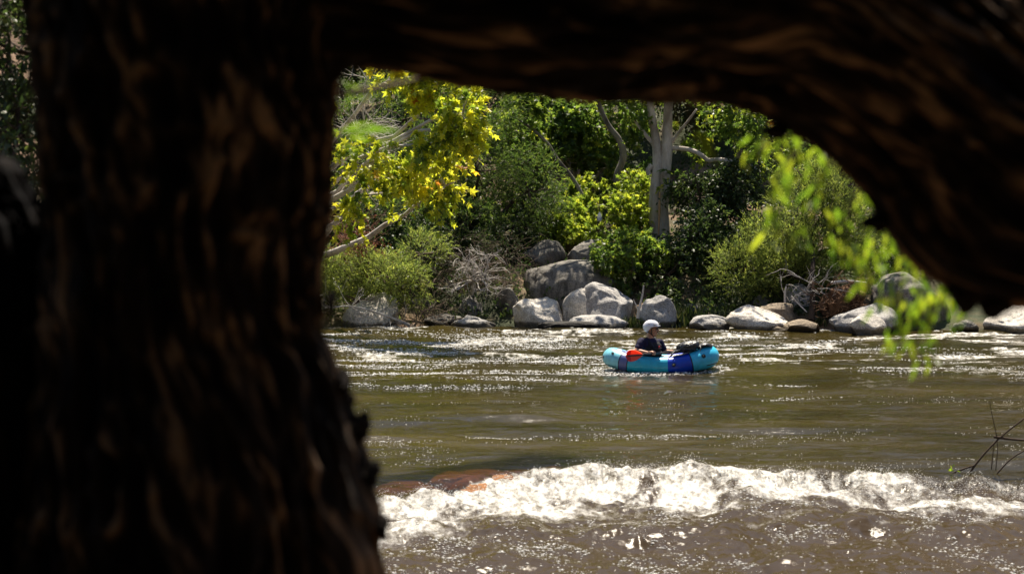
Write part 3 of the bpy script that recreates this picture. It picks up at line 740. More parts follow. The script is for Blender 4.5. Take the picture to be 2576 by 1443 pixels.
make_tree('dark_shrub', 'dark shrub behind the large square shaded boulder at the right border', gz(2480, 50), [blob(2420, 690, 50, 90, 80, .8), blob(2560, 690, 50, 110, 90, .8), blob(2480, 600, 51, 200, 80, .9)], 'oval', 'dark', 'darkwood', 2200, .36, 10, .12, gap=-.4, droop=.35, trunk_r=.05, seed=28, cat='shrub')
# dark trees further up the slope
backs = [(640, 62, 'dark leafy tree on the slope behind the yellow sycamore'), (1020, 64, 'dark leafy tree on the slope behind the feathery willow'),
         (1380, 63, 'dark leafy tree on the slope behind the arching pale stem'), (1760, 62, 'dark leafy tree on the slope behind the slim grey tree'),
         (2120, 61, 'dark leafy tree on the slope behind the pale willow bush'), (2500, 63, 'dark leafy tree on the slope behind the drooping limb')]
px, Y, lbl = backs[0]
b0 = gz(px, Y)
bl = [(b0 + np.array(o), np.array(r), 1) for o, r in (((0, 0, 4.2), (2.4, 1.6, 1.5)), ((1.6, -.6, 2.6), (1.6, 1.2, 1.6)), ((-1.6, -.5, 2.4), (1.6, 1.2, 1.7)), ((0, -1, 1.2), (2.2, 1, 1.1)), ((.5, 0, 6.0), (1.8, 1.4, 1.2)))]
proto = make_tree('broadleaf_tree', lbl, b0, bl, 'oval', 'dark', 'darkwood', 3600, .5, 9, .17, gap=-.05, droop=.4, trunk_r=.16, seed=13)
proto['group'] = 'dark trees on the slope'
for i, (px, Y, lbl) in enumerate(backs[1:]):
    c = proto.copy(); COL.objects.link(c); c.location = Vector(gz(px, Y)); c['label'] = lbl
    c.rotation_euler = (0, 0, [.4, -.5, .25, -.3, .5][i]); s = [1.1, .95, 1.05, 1.1, 1.0][i]; c.scale = (s, s, s)
    for ch in proto.children:
        d = ch.copy(); COL.objects.link(d); d.parent = c; d.matrix_parent_inverse = ch.matrix_parent_inverse.copy()

# undergrowth over the far bank
mb = MB()
n = 60000
yy = rng.uniform(47.0, 66, n); xx = rng.uniform(-.16, .30, n) * yy
den = fbm(xx * .7, yy * .7, seed=88, octv=3) > -.35
xx, yy = xx[den], yy[den]
zz = bank_h(xx, yy)
keep = zz > .12; xx, yy, zz = xx[keep], yy[keep], zz[keep]
C = np.stack([xx, yy, zz + np.abs(rng.normal(0, .14, len(xx)))], -1)
leaves(mb, 'oval', C, rng.normal(size=C.shape) + np.array([0, 0, .8]), rng.normal(size=C.shape) + np.array([0, -.3, .5]), rng.uniform(.06, .16, len(C)))
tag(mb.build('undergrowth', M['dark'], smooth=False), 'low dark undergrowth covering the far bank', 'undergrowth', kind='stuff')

# grass along the shore
mb = MB()
def grass(px, Y, n, h, sx):
    b = gz(px, Y); b[2] = max(b[2], -.02)
    P0 = b + np.stack([rng.normal(0, sx, n), rng.normal(0, .12, n), np.zeros(n)], -1)
    D = unit(np.stack([rng.normal(0, .35, n), rng.normal(0, .3, n), np.ones(n)], -1))
    leaves(mb, 'willow', P0, D, rng.normal(size=(n, 3)), h * rng.uniform(.6, 1.2, n))
for px, Y, n, h, sx in [(a, b, int(c * .6), d * .75, e) for a, b, c, d, e in [(1590, 46.6, 110, .4, .12), (1640, 46.5, 120, .22, .4), (1740, 47.0, 260, .45, .35), (1790, 47.2, 200, .4, .25), (1700, 47.4, 200, .5, .3), (1850, 47.6, 160, .35, .3), (1960, 47.4, 120, .3, .25), (2060, 46.6, 120, .35, .15), (1100, 47.3, 90, .3, .3), (1800, 48, 200, .4, .4), (2200, 46.6, 90, .35, .2)]]:
    grass(px, Y, n, h, sx)
tag(mb.build('shore_grass', M['grass'], smooth=False), 'tufts of dark grass growing between the shore rocks', 'grass', kind='stuff')

# ------------------------------------------------------------------ bare wood
def tangle(mb, p0, d0, L, r, depth, curl=.5, nsub=4, m=9):
    """a curling bare branch with side branches"""
    d = unit(d0); P = [np.array(p0, float)]; c = unit(rng.normal(size=3)) * curl
    for i in range(m - 1):
        c = unit(c + rng.normal(size=3) * .5) * curl
        d = unit(d + c * .45); P.append(P[-1] + d * L / (m - 1))
    P = np.array(P); tube(mb, P, np.linspace(r, r * .45, m), 5 if r > .008 else 3, cap=False)
    if depth:
        for _ in range(nsub):
            i = random.randint(2, m - 1)
            dd = unit(P[i] - P[i - 1]); tangle(mb, P[i], unit(dd + rng.normal(size=3) * .7), L * random.uniform(.4, .7), r * .55, depth - 1, curl, nsub, max(5, m - 2))

mb = MB(); b = W(1190, 745, 48.1)
tube(mb, np.array([b + (0, .2, -.3), b + (0.02, .1, 0), b + (.0, 0, .35)]), [.10, .08, .05], 8)
for i in range(13):
    tangle(mb, b + (rng.uniform(-.05, .05), -.1, .35), unit([rng.uniform(-1, .9), rng.uniform(-.7, .2), rng.uniform(.1, 1.1)]), rng.uniform(.6, .95), .021, 2, .8, 4, 9)
tag(mb.build('dead_bush', M['greytwig']), 'tangle of bleached bare twigs on a dead bush left of the huge boulder', 'dead bush')
mb = MB(); b = W(905, 350, 44.5)
root_p = gz(640, 48)
tube(mb, wander(root_p, b, 12, .2), np.linspace(.10, .035, 12), 7)
for i in range(15):
    tangle(mb, b + rng.normal(size=3) * .25, unit([rng.uniform(-.6, 1), rng.uniform(-.6, .3), rng.uniform(-.5, .7)]), rng.uniform(.7, 1.2), .018, 2, .55, 4, 9)
tag(mb.build('bare_tree', M['greytwig']), 'leafless grey branches behind the upper yellow leaves by the dark trunk', 'dead tree')
mb = MB(); lf = MB(); b = W(925, 700, 47.0)
rt = thing('rusty_shrub', 'rust-red dried shrub above the leafy bush at the left', 'shrub', b)
for i in range(10):
    tangle(mb, b, unit([rng.uniform(-.7, .35), rng.uniform(-.3, .3), 1]), rng.uniform(.9, 1.5), .012, 2, .25, 5, 9)
adopt(mb.build('branches', M['redtwig']), rt)
A = W(915, 610, 47) + rng.normal(size=(160, 3)) * np.array([.32, .2, .38]); shoots(lf, None, A, unit(rng.normal(size=A.shape) + (0, 0, 1)), .18, 5, 'oval', .045)
adopt(lf.build('dry_leaves', M['dry'], smooth=False), rt)
mb = MB()
P = wp((1030, 818, 46.2), (1000, 805, 46.1), (950, 786, 46), (900, 772, 45.9), (865, 768, 45.8), (835, 775, 45.7))
tube(mb, smooth_path(P, 16), np.linspace(.04, .015, 16), 7)
for i in range(20):
    j = random.randint(0, 4); q = P[j] * .5 + P[j + 1] * .5
    tangle(mb, q, unit([rng.uniform(-1, .4), rng.uniform(-.5, .3), rng.uniform(-.5, .9)]), rng.uniform(.3, .6), .010, 2, .5, 3, 7)
tag(mb.build('fallen_branch', M['greytwig']), 'bare fallen branch lying across the sandy boulder above the water', 'branch')
mb = MB()
for i in range(26):
    px = rng.uniform(980, 1120); tangle(mb, W(px, rng.uniform(770, 812), 46.6), unit([rng.uniform(-.8, .8), -.3, rng.uniform(-.1, 1)]), rng.uniform(.35, .7), .008, 2, .6, 3, 7)
tag(mb.build('driftwood_tangle', M['twig']), 'brown twig tangle along the water right of the sandy boulder', 'driftwood')
mb = MB()
for i in range(40):
    px = rng.uniform(1120, 1340); tangle(mb, W(px, rng.uniform(640, 760), 48.3), unit([rng.uniform(-.8, .8), -.4, rng.uniform(-.7, .9)]), rng.uniform(.5, 1.0), .008, 2, .55, 3, 8)
tag(mb.build('dry_vines', M['twig']), 'dry brown vines hanging in the shade beside the huge boulder', 'vines')
mb = MB()
tube(mb, smooth_path(wp((1604, 800, 46.2), (1606, 782, 46.2), (1612, 760, 46.2), (1617, 740, 46.2), (1619, 718, 46.2)), 12), np.linspace(.035, .018, 12), 7)
tube(mb, smooth_path(wp((1606, 784, 46.2), (1602, 770, 46.2), (1593, 752, 46.2)), 8), np.linspace(.022, .010, 8), 6)
tag(mb.build('forked_stick', M['greytwig']), 'pale forked stick propped between the big dappled and egg-shaped boulders', 'stick')
mb = MB(); tube(mb, smooth_path(wp((2040, 805, 46.4), (2047, 745, 46.6), (2038, 700, 46.8), (2050, 650, 47.4), (2040, 600, 47.8)), 14), np.linspace(.08, .04, 14), 8)
tag(mb.build('tree_stem', M['darkwood']), 'dark upright stem growing between the square block and the root stump', 'tree stem')
# root stump
rt = thing('root_stump', 'shaggy brown root stump between the square block and the layered boulder', 'stump', W(2125, 800, 46.9))
V, Fc = rock_geo(W(2118, 762, 46.9), (.55, .45, .5), 77, rough=.35, cuts=0); mb = MB(); mb.add(V, Fc)
adopt(mb.build('stump_body', M['rootwood']), rt)
mb = MB()
for i in range(55):
    q = W(rng.uniform(2060, 2185), rng.uniform(715, 800), 46.5); tangle(mb, q, unit([rng.uniform(-1, 1), -.4, rng.uniform(-.6, .6)]), rng.uniform(.25, .6), .014, 1, .5, 3, 7)
adopt(mb.build('roots', M['rootwood']), rt)
mb = MB()
tube(mb, smooth_path(wp((1975, 760, 46.6), (1974, 735, 46.6), (1978, 720, 46.6)), 8), np.linspace(.03, .02, 8), 6)
tube(mb, smooth_path(wp((1990, 745, 46.6), (2010, 765, 46.5), (2030, 785, 46.4)), 8), np.linspace(.025, .012, 8), 6)
tube(mb, smooth_path(wp((2090, 712, 46.8), (2130, 706, 46.8), (2180, 712, 46.8)), 8), np.linspace(.04, .03, 8), 6)
for i in range(22):
    q = W(rng.uniform(1975, 2100), rng.uniform(700, 770), 46.7); tangle(mb, q, unit([rng.uniform(-1, 1), -.2, rng.uniform(-.2, 1)]), rng.uniform(.3, .6), .010, 1, .5, 4, 8)
tag(mb.build('dead_branches', M['greytwig']), 'bleached dead branches lying over the small rock left of the root stump', 'branches')
# snag in the near water at the right
rt = thing('snag', 'thin dark snag of twigs standing in the rapid at the right edge', 'snag', W(2450, 1185, 23.2))
for P, r in (([(2440, 1188), (2455, 1165), (2500, 1112), (2545, 1075), (2600, 1035)], .008), ([(2510, 1108), (2495, 1040), (2490, 1010)], .003), ([(2494, 1180), (2498, 1140), (2500, 1115)], .004),
             ([(2505, 1182), (2510, 1130), (2508, 1100)], .003), ([(2508, 1190), (2545, 1150), (2600, 1120)], .006), ([(2500, 1098), (2540, 1104), (2600, 1108)], .010), ([(2395, 1190), (2420, 1180), (2450, 1170)], .008)):
    mb = MB(); tube(mb, smooth_path(wp(*[(a, b, 23.2) for a, b in P]), 12), np.linspace(r * 1.7, r * 1.1, 12), 6); adopt(mb.build('twig', M['darkwood']), rt)
lf = MB(); A = np.repeat(W(2397, 1180, 23.1)[None], 6, 0) + rng.normal(size=(6, 3)) * .03
leaves(lf, 'oval', A, rng.normal(size=(6, 3)), rng.normal(size=(6, 3)), .05); adopt(lf.build('leaves', M['near'], smooth=False), rt)

# hanging bottle
rt = thing('hanging_bottle', 'small pale bottle hanging on a cord among the yellow-green leaves', 'bottle', W(1508, 556, 51.5))
mb = MB(); b = W(1508, 556, 51.5)
prof = [(0, 0), (.055, .005), (.06, .03), (.06, .14), (.045, .18), (.022, .2), (.022, .23), (0, .235)]
tube(mb, np.array([b + (0, 0, z) for r, z in prof]), np.array([max(r, .001) for r, z in prof]), 14)
adopt(mb.build('bottle_body', M['bottle']), rt)
mb = MB(); tube(mb, np.array([b + (0, 0, .03), b + (0, 0, .10)]), .0625, 14); adopt(mb.build('bottle_band', M['bottlelabel']), rt)
mb = MB(); tube(mb, np.array([b + (0, 0, .23), b + (.01, 0, .7), b + (0, 0, 1.3)]), .008, 5); adopt(mb.build('cord', M['black']), rt)

# ------------------------------------------------------------------ foreground tree
FY = 4.0
kf = pm(FY)
root = thing('old_tree', 'huge dark rough-barked tree in front whose limb arches over and droops at the right', 'tree', (W(450, 1443, FY)[0], FY, 1.5))
def ridged(seed, L, amp=.10, spiral=1.2, off=0):
    def f(s, ang, pts):
        sl = s * L
        wob = .22 * fbm(sl * 1.6, np.cos(ang) * 1.3, np.sin(ang) * 1.3, seed + 3, 3)
        a2 = ang + spiral * s + wob
        big = .10 * fbm(sl * 1.3, np.cos(ang) * 1.1, np.sin(ang) * 1.1, seed, 4)
        r = noise(np.cos(a2) * 7, np.sin(a2) * 7, sl * 5, seed + 9)
        r2 = noise(np.cos(a2) * 15, np.sin(a2) * 15, sl * 12, seed + 12)
        ridge = (1 - np.abs(r) * 2.2).clip(-.6) * .6 + .4 * (1 - np.abs(r2) * 2)
        f.ridge = ridge
        return 1 + big + amp * ridge
    return f
def bark_tube(P, R, seed, name, n=420, m=640, amp=.095, spiral=1.0):
    P = smooth_path(np.array(P, float), 60); 
    t = np.linspace(0, 59, m); Q = np.stack([np.interp(t, np.arange(60), P[:, i]) for i in range(3)], -1)
    for _ in range(8): Q[1:-1] = (Q[:-2] + Q[1:-1] * 2 + Q[2:]) / 4
    r = np.interp(np.linspace(0, 1, m), np.linspace(0, 1, len(R)), R) * kf
    L = np.linalg.norm(np.diff(Q, axis=0), axis=1).sum()
    f = ridged(seed, L, amp, spiral)
    mb = MB(); tube(mb, Q, r, n, shape=f, cap=False)
    rg = f.ridge.ravel()
    pos = mb.v[0]
    sl = np.repeat(np.linspace(0, 1, m) * L, n); aa = np.tile(np.arange(n) / n * 2 * PI, m) + spiral * sl / L
    wv = .25 * noise(pos[:, 0] * 5, pos[:, 1] * 5, pos[:, 2] * 5, seed + 44)
    patch = fbm(np.cos(aa + wv) * 18, np.sin(aa + wv) * 18, sl * 8, seed + 40, 4)
    mb.t[0] = np.clip(.14 + .28 * rg + .62 * sstep(-.35, .8, patch) * (.35 + .65 * rg.clip(0, 1)), 0, 1) * (.45 if name == 'shade_stem' else 1)  # added left stem coloured darker to stand in for shade
    # close the ends
    for e in (0, m - 1):
        ring = pos.reshape(m, n, 3)[e]; idx = np.arange(n)
        tri = np.stack([idx, (idx + 1) % n, np.full(n, n)], -1)
        mb.add(np.vstack([ring, ring.mean(0)[None]]), tri if e else tri[:, ::-1], tint=.1)
    return adopt(mb.build(name, M['bark']), root)
def fp(px, py, Y=FY): return W(px, py, Y)
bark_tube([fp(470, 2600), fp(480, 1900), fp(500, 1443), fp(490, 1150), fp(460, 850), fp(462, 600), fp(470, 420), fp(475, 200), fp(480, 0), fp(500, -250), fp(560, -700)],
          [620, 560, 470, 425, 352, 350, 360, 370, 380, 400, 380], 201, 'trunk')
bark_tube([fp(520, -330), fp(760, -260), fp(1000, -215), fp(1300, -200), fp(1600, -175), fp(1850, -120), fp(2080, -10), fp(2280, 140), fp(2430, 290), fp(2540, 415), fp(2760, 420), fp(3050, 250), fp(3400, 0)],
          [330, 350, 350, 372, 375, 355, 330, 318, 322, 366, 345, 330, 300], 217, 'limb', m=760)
# burl at the foot and a stem added to fill the dark shade at the left border
bark_tube([fp(-160, 2400, 3.9), fp(-120, 1500, 3.95), fp(-80, 900, 4.05), fp(-60, 560, 4.1), fp(-60, 430, 4.1), fp(-70, 370, 4.1)], [300, 260, 210, 180, 110, 20], 231, 'shade_stem', n=160, m=200)
V, Fc = rock_geo(fp(800, 1060, 4.0), (110 * kf, .10, 120 * kf), 301, rough=.25, cuts=0, sq=.95); mb = MB(); mb.add(V, Fc, tint=.35)
adopt(mb.build('burl', M['bark']), root)
for px, py, a, b, sd in ((845, 130, 60, 75, 311), (2430, 730, 55, 70, 312), (2505, 745, 50, 60, 313), (905, 1070, 34, 40, 314), (860, 960, 30, 45, 316), (935, 1190, 30, 40, 317), (835, 760, 16, 40, 318), (960, 1330, 22, 40, 319), (2200, 560, 40, 30, 320), (1950, 330, 40, 25, 321), (1275, 150, 110, 50, 315)):
    V, Fc = rock_geo(fp(px, py, 3.98), (a * kf, .05, b * kf), sd, rough=.35, cuts=0, sq=1); mb = MB(); mb.add(V, Fc, tint=.3)
    adopt(mb.build('knot', M['bark']), root)

# leafy twigs hanging under the limb
def spray(pts, n, size, Y, kind='lance', spread=.5, rr=.0022, name='leafy_twig', hang=1.0, jit=.02):
    P = smooth_path(np.array([W(a, b, Y + c) for a, b, c in pts]), 24)
    wd, lf = MB(), MB(); tube(wd, P, np.linspace(rr * 1.6, rr * .7, 24), 5)
    t = rng.uniform(.05, 1, n) * 23; C = np.stack([np.interp(t, np.arange(24), P[:, i]) for i in range(3)], -1) + rng.normal(size=(n, 3)) * jit
    D = np.stack([rng.normal(0, spread, n), rng.normal(0, spread, n), -np.ones(n) * hang], -1)
    leaves(lf, kind, C, D, rng.normal(size=(n, 3)) * np.array([.6, .9, .4]) + np.array([0, .9, .4]), size * .98 * rng.uniform(.5, 1.25, n), tint=np.clip(rng.random(n) ** .8 * .9 + (rng.random(n) > .97) * .10, 0, 1))
    o = adopt(wd.build(name, M['twig']), root)
    if not n: return o
    l = lf.build('leaves', M['near'], smooth=False); l.parent = o; l.matrix_parent_inverse = Matrix.Identity(4)
    return o
Ys = 5.0
spray([(1990, 300, 0), (1960, 350, .05), (1900, 375, .1), (1885, 410, .1)], 31, .042, Ys, jit=.018)
spray([(2050, 350, 0), (1995, 380, .05), (1975, 430, .1), (1960, 480, .1)], 40, .045, Ys, jit=.02)
spray([(2100, 400, 0), (2060, 450, 0), (2040, 520, 0), (2060, 580, 0)], 40, .045, Ys, jit=.025)
spray([(2010, 380, 0), (1950, 440, 0), (1942, 520, 0), (1940, 570, 0), (1975, 590, 0), (2030, 600, 0)], 26, .06, Ys, jit=.016)
spray([(2160, 460, 0), (2140, 520, 0), (2110, 600, 0), (2120, 640, 0)], 36, .045, Ys, jit=.022)
spray([(2240, 540, 0), (2200, 600, 0), (2190, 660, 0), (2180, 720, 0)], 45, .045, Ys, jit=.022)
spray([(2300, 600, 0), (2270, 680, 0), (2250, 760, 0), (2260, 830, 0)], 55, .045, Ys, jit=.028)
spray([(2340, 650, 0), (2330, 730, 0), (2310, 820, 0), (2310, 900, 0)], 60, .045, Ys, jit=.025)
spray([(2380, 700, 0), (2370, 760, 0), (2300, 800, 0), (2250, 870, 0)], 48, .045, Ys, jit=.025)
spray([(2430, 740, 0), (2425, 790, 0), (2410, 820, 0)], 5, .04, Ys, jit=.01)
spray([(1740, 240, 0), (1735, 300, 0), (1745, 360, 0)], 1, .085, 3.6, jit=.002)
spray([(1700, 230, 0), (1702, 300, 0), (1704, 335, 0)], 2, .03, 3.6, jit=.004)
# sprig against the trunk, upper left of the opening
spray([(700, 240, 0), (850, 236, 0), (930, 226, 0), (1040, 205, 0), (1110, 180, 0), (1190, 150, 0)], 0, .09, 4.4, rr=.005)
def sprig(tips, base, size, Y):
    wd, lf = MB(), MB(); b = W(*base, Y)
    P = smooth_path(np.array([W(760, base[1] - 8, Y), b]), 8); tube(wd, P, np.linspace(.003, .0015, 8), 5)
    C = np.array([W(a, c, Y) for a, c, e, f in tips]); E = np.array([W(e, f, Y) + (0, rng.uniform(-.02, .02), 0) for a, c, e, f in tips])
    for c, e in zip(C, E):
        L = np.linalg.norm(e - c); leaves(lf, 'willow', c[None], (e - c)[None], np.array([[rng.uniform(-.9, .9), .4, .5]]), L, tint=np.array([rng.uniform(.1, .6)]))
    o = adopt(wd.build('leafy_twig', M['twig']), root); l = lf.build('leaves', M['near'], smooth=False); l.parent = o; l.matrix_parent_inverse = Matrix.Identity(4)
sprig([(862, 200, 900, 250), (880, 205, 925, 248), (900, 215, 945, 240), (870, 235, 890, 262), (900, 240, 918, 252), (925, 240, 932, 255)], (930, 236), .05, 4.75)
sprig([(845, 330, 960, 325), (870, 345, 985, 350), (900, 320, 1010, 322), (850, 340, 905, 400), (880, 345, 930, 395), (905, 340, 990, 372), (860, 335, 868, 390), (930, 330, 1015, 345), (870, 320, 940, 300)], (930, 332), .09, 4.85)
# unseen crown beyond the top of the frame, shaped to shade this side of the bark
lf, wd = MB(), MB()
cb = [(np.array(c, float), np.array(r, float), 1) for c, r in (((-2.5, 1.5, 7.0), (3, 2.4, 1.0)), ((1.5, .8, 6.8), (3.2, 2.4, 1.0)), ((0, -3, 6.2), (4.5, 2.6, 1.2)), ((4.5, -1, 6.2), (2.6, 3, 1.4)), ((-5, -1.5, 5.6), (2, 3.4, 1.8)), ((0, -6.0, 6.0), (6, 1.6, 3.0)), ((5.5, 1.5, 5.2), (1.4, 2, 1.8)), ((-5.2, 2.2, 4.6), (1.6, 1.6, 2.0)), ((-1.7, 5.3, 5.9), (1.3, .9, .5)), ((-1.6, 4.3, 4.9), (.9, .5, .25)))]
A, D = anchors(cb, 5200, -2, inner=.2)
shoots(lf, None, A, unit(D + rng.normal(size=D.shape)), .5, 9, 'oval', .24, .4)
for c, r, w in cb: tube(wd, wander(W(560, -600, FY), c, 10, .2), np.linspace(.13, .03, 10), 8)
adopt(wd.build('branches', M['bark']), root); adopt(lf.build('crown', M['canopy'], smooth=False), root)

# shaded tree left of the big trunk on the near bank
nb = [blob(20, 120, 15, 190, 170, .9), blob(-120, 300, 15, 190, 150, .9), blob(30, 330, 14.5, 110, 90, .6), blob(-60, 600, 14.5, 260, 200, .8), blob(-60, 950, 14.5, 260, 220, .8), blob(-60, 1250, 14.5, 260, 220, .8), blob(0, -200, 15, 350, 200, 1.5)]
make_tree('shaded_tree', 'dark leafy tree seen left of the huge foreground trunk', gz(-90, 11.5), nb, 'oval', 'dark', 'darkwood', 3400, .28, 9, .07, gap=-.5, trunk_r=.03, seed=15, limb_r=.03)

# ------------------------------------------------------------------ raft
RYD = 36.0
RC = np.array([W(1662, 930, RYD)[0], RYD, 0.0])
SC = pm(RYD)
def lx(px): return (px - 1662) * SC
raft = thing('packraft', 'small inflatable blue raft floating on the river', 'raft', RC)
YAW = math.radians(-7); RZ = Matrix.Rotation(YAW, 4, 'Z')
raft.rotation_euler = (0, 0, YAW)
nt_, ns_ = 220, 40
tt = np.arange(nt_) / nt_ * 2 * PI
ex = .72
def loop_pt(t):
    c, s = np.cos(t), np.sin(t)
    u = np.sign(c) * np.abs(c) ** ex; v = np.sign(s) * np.abs(s) ** ex
    bow = (u > 0)
    rr = .155 + np.where(bow, .045, .02) * np.abs(u) ** 2
    x = u * np.where(bow, 1.055 - .20, 1.055 - .175); y = v * (.45 - .155) * (1 - .12 * np.abs(u) ** 3)
    z = .095 + np.where(bow, .155, .12) * np.abs(u) ** 2.2
    return np.stack([x, y, z], -1), rr
def tubesec(t, ang, grow=0.0):
    P, rr = loop_pt(t)
    P2, _ = loop_pt(t + 1e-3); T = unit(P2 - P); Bz = np.array([0, 0, 1.])
    Nn = unit(np.cross(T, Bz))
    U = unit(np.cross(Nn, T))
    ro = (rr + grow)[..., None]
    return P[:, None, :] + ro[:, None] * (np.cos(ang)[None, :, None] * Nn[:, None, :] + np.sin(ang)[None, :, None] * U[:, None, :])
ang = np.arange(ns_) / ns_ * 2 * PI
V = tubesec(tt, ang)
i = np.arange(nt_)[:, None]; j = np.arange(ns_)[None, :]
Fq = np.stack([i * ns_ + j, ((i + 1) % nt_) * ns_ + j, ((i + 1) % nt_) * ns_ + (j + 1) % ns_, i * ns_ + (j + 1) % ns_], -1).reshape(-1, 4)
xm = V[:, :, 0].mean(1); fx = np.repeat(xm, ns_)
edges = [lx(1567), lx(1585), lx(1680), lx(1738)]
mi = np.digitize(fx, edges)
mb = MB(); VV = V.reshape(-1, 3)
mb.v.append(VV); mb.t.append(np.full(len(VV), .5)); mb.n = len(VV)
for k in range(5): mb.f.append((Fq[mi == k], k))
mb.build('hull_tube', [M['stern'], M['slate'], M['teal'], M['blue'], M['cyan']], raft)
for e in edges:        # black tape where two colours meet, near side and far side
    cand = [t for t in np.linspace(0, 2 * PI, 4000) if abs(loop_pt(np.array([t]))[0][0][0] - e) < .0009]
    for sgn in (1, -1):
        cc = [t for t in cand if math.sin(t) * sgn > 0]
        if not cc: continue
        mb = MB()
        t0 = cc[len(cc) // 2]; dt = .012
        T = np.array([t0 - dt, t0 + dt]); A2 = np.arange(49) / 48 * 2 * PI
        X = tubesec(T, A2, .003); kk = np.arange(48)
        mb.add(X.reshape(-1, 3), np.stack([kk, kk + 1, 49 + kk + 1, 49 + kk], -1))
        mb.build('seam', M['black'], raft)
mb = MB()
tA = np.linspace(-.62, .62, 60)     # tape round the bow
X = tubesec(tA, np.array([-.62, -.50]), .003); kk = np.arange(59) * 2
mb.add(X.reshape(-1, 3), np.stack([kk, kk + 1, kk + 3, kk + 2], -1))
mb.build('seam', M['black'], raft); mb = MB()
tA = np.linspace(PI - .7, PI + .7, 60); X = tubesec(tA, np.array([-.75, -.63]), .003)
mb.add(X.reshape(-1, 3), np.stack([kk, kk + 1, kk + 3, kk + 2], -1))
mb.build('seam', M['black'], raft)
# deck : stretched between the tubes, slightly domed
mb = MB(); q = np.linspace(0, 1, 14); T = np.arange(96) / 96 * 2 * PI
P, rr = loop_pt(T)
rim = P + np.array([0, 0, 1.0]) * (rr * .97)[:, None]
ctr = np.stack([rim[:, 0] * .0 + rim[:, 0] * 1, rim[:, 1] * 0, rim[:, 2] + .02], -1)
G = rim[None] * q[:, None, None] + ctr[None] * (1 - q[:, None, None])
G[:, :, 2] += .012 * noise(G[:, :, 0] * 14, G[:, :, 1] * 14, seed=5) * (1 - q[:, None]) - .035 * np.sin(q[:, None] * PI)
i = np.arange(13)[:, None]; j = np.arange(96)[None, :]
Fd = np.stack([i * 96 + j, i * 96 + (j + 1) % 96, (i + 1) * 96 + (j + 1) % 96, (i + 1) * 96 + j], -1).reshape(-1, 4)
fxx = np.repeat(G[:1, :, 0], 13, 0).reshape(-1)
mb.v.append(G.reshape(-1, 3)); mb.t.append(np.full(G.shape[0] * 96, .5)); mb.n = G.shape[0] * 96
mb.f.append((Fd[fxx >= -.55], 0)); mb.f.append((Fd[fxx < -.55], 1))
mb.build('spray_deck', [M['deck'], M['slate']], raft)
mb = MB()
Pf = P.copy(); Pf[:, 2] -= rr * .75
mb.add(np.vstack([Pf, Pf.mean(0)[None]]), np.stack([np.arange(96), (np.arange(96) + 1) % 96, np.full(96, 96)], -1)); mb.build('floor', M['black'], raft)
# attachment patches
def patch(t, a, r):
    X = tubesec(np.array([t]), np.array([a]), .004)[0, 0]; X0 = tubesec(np.array([t]), np.array([a]), -.05)[0, 0]; n = unit(X - X0)
    mb = MB(); e = unit(np.cross(n, [0, 0, 1])); f = np.cross(n, e); k = np.arange(20) / 20 * 2 * PI
    ring = X + r * (np.cos(k)[:, None] * e + np.sin(k)[:, None] * f); ring2 = ring + n * .006
    kk = np.arange(20); mb.add(np.vstack([ring, ring2, (X + n * .012)[None]]), np.stack([kk, (kk + 1) % 20, 20 + (kk + 1) % 20, 20 + kk], -1))
    mb.add(np.vstack([ring2, (X + n * .010)[None]]), np.stack([kk, (kk + 1) % 20, np.full(20, 20)], -1))
    tube(mb, np.array([X + e * -.02 + n * .01, X + n * .04, X + e * .02 + n * .01]), .006, 6)
    mb.build('tie_patch', M['black'], raft)
def tof(xv, sgn):
    T = np.linspace(0, PI, 2000) if sgn > 0 else np.linspace(PI, 2 * PI, 2000)
    return T[np.argmin(np.abs(loop_pt(T)[0][:, 0] - xv))]
for px, a, r in ((1551, .75, .026), (1517, .1, .026), (1697, .15, .034), (1763, .45, .038)):
    patch(tof(lx(px) if px > 1520 else -.87, -1), a, r)

# black bag strapped on the bow
b0 = np.array([lx(1738), -.15, .45])
bag = thing('black_bag', 'black dry bag strapped on the bow of the raft', 'bag', RC)
bag.rotation_euler = (0, 0, YAW)
V, Fc = ICO5; Vb = V.copy(); s3 = np.array([.22, .22, .105])
cr = -np.abs(fbm(V[:, 0] * 2.5, V[:, 1] * 2.5, V[:, 2] * 3, 321, 4)) * .16
Vb = (np.sign(V) * np.abs(V) ** .85 * (1 + cr)[:, None]) * s3
Vb[:, 2] += .16 * Vb[:, 0]
mb = MB(); mb.add(Vb + b0 + (-.05, 0, -.015), Fc)
Vb2 = (V * (1 + cr)[:, None]) * np.array([.21, .20, .045]); Vb2[:, 2] += .02 * np.sin(Vb2[:, 0] * 18)
mb.add(Vb2 + np.array([lx(1764), -.08, .45]), Fc)
Vb3 = (V * (1 + cr)[:, None]) * np.array([.16, .20, .03]); Vb3[:, 2] += .42 * Vb3[:, 0]
mb.add(Vb3 + np.array([lx(1708), -.16, .375]), Fc)
mb.build('bag_body', M['bag'], bag)
for P in ([(1700, -.30, .37), (1690, -.40, .30), (1684, -.445, .23)], [(1762, -.30, .47), (1764, -.38, .44), (1763, -.42, .38)]):
    mb = MB(); tube(mb, smooth_path(np.array([(lx(a), b, c) for a, b, c in P]), 10), .009, 6); mb.build('strap', M['black'], bag)
mb = MB(); c = np.array([lx(1724), -.312, .455])
tri = [c + np.array(o) for o in ((-.045, 0, -.03), (.045, 0.0, -.02), (.012, .02, .05))]
for a_, b_ in ((0, 1), (1, 2), (2, 0)): tube(mb, np.array([tri[a_], tri[b_]]), .005, 4)
mb.build('triangle_mark', M['logo'], bag)

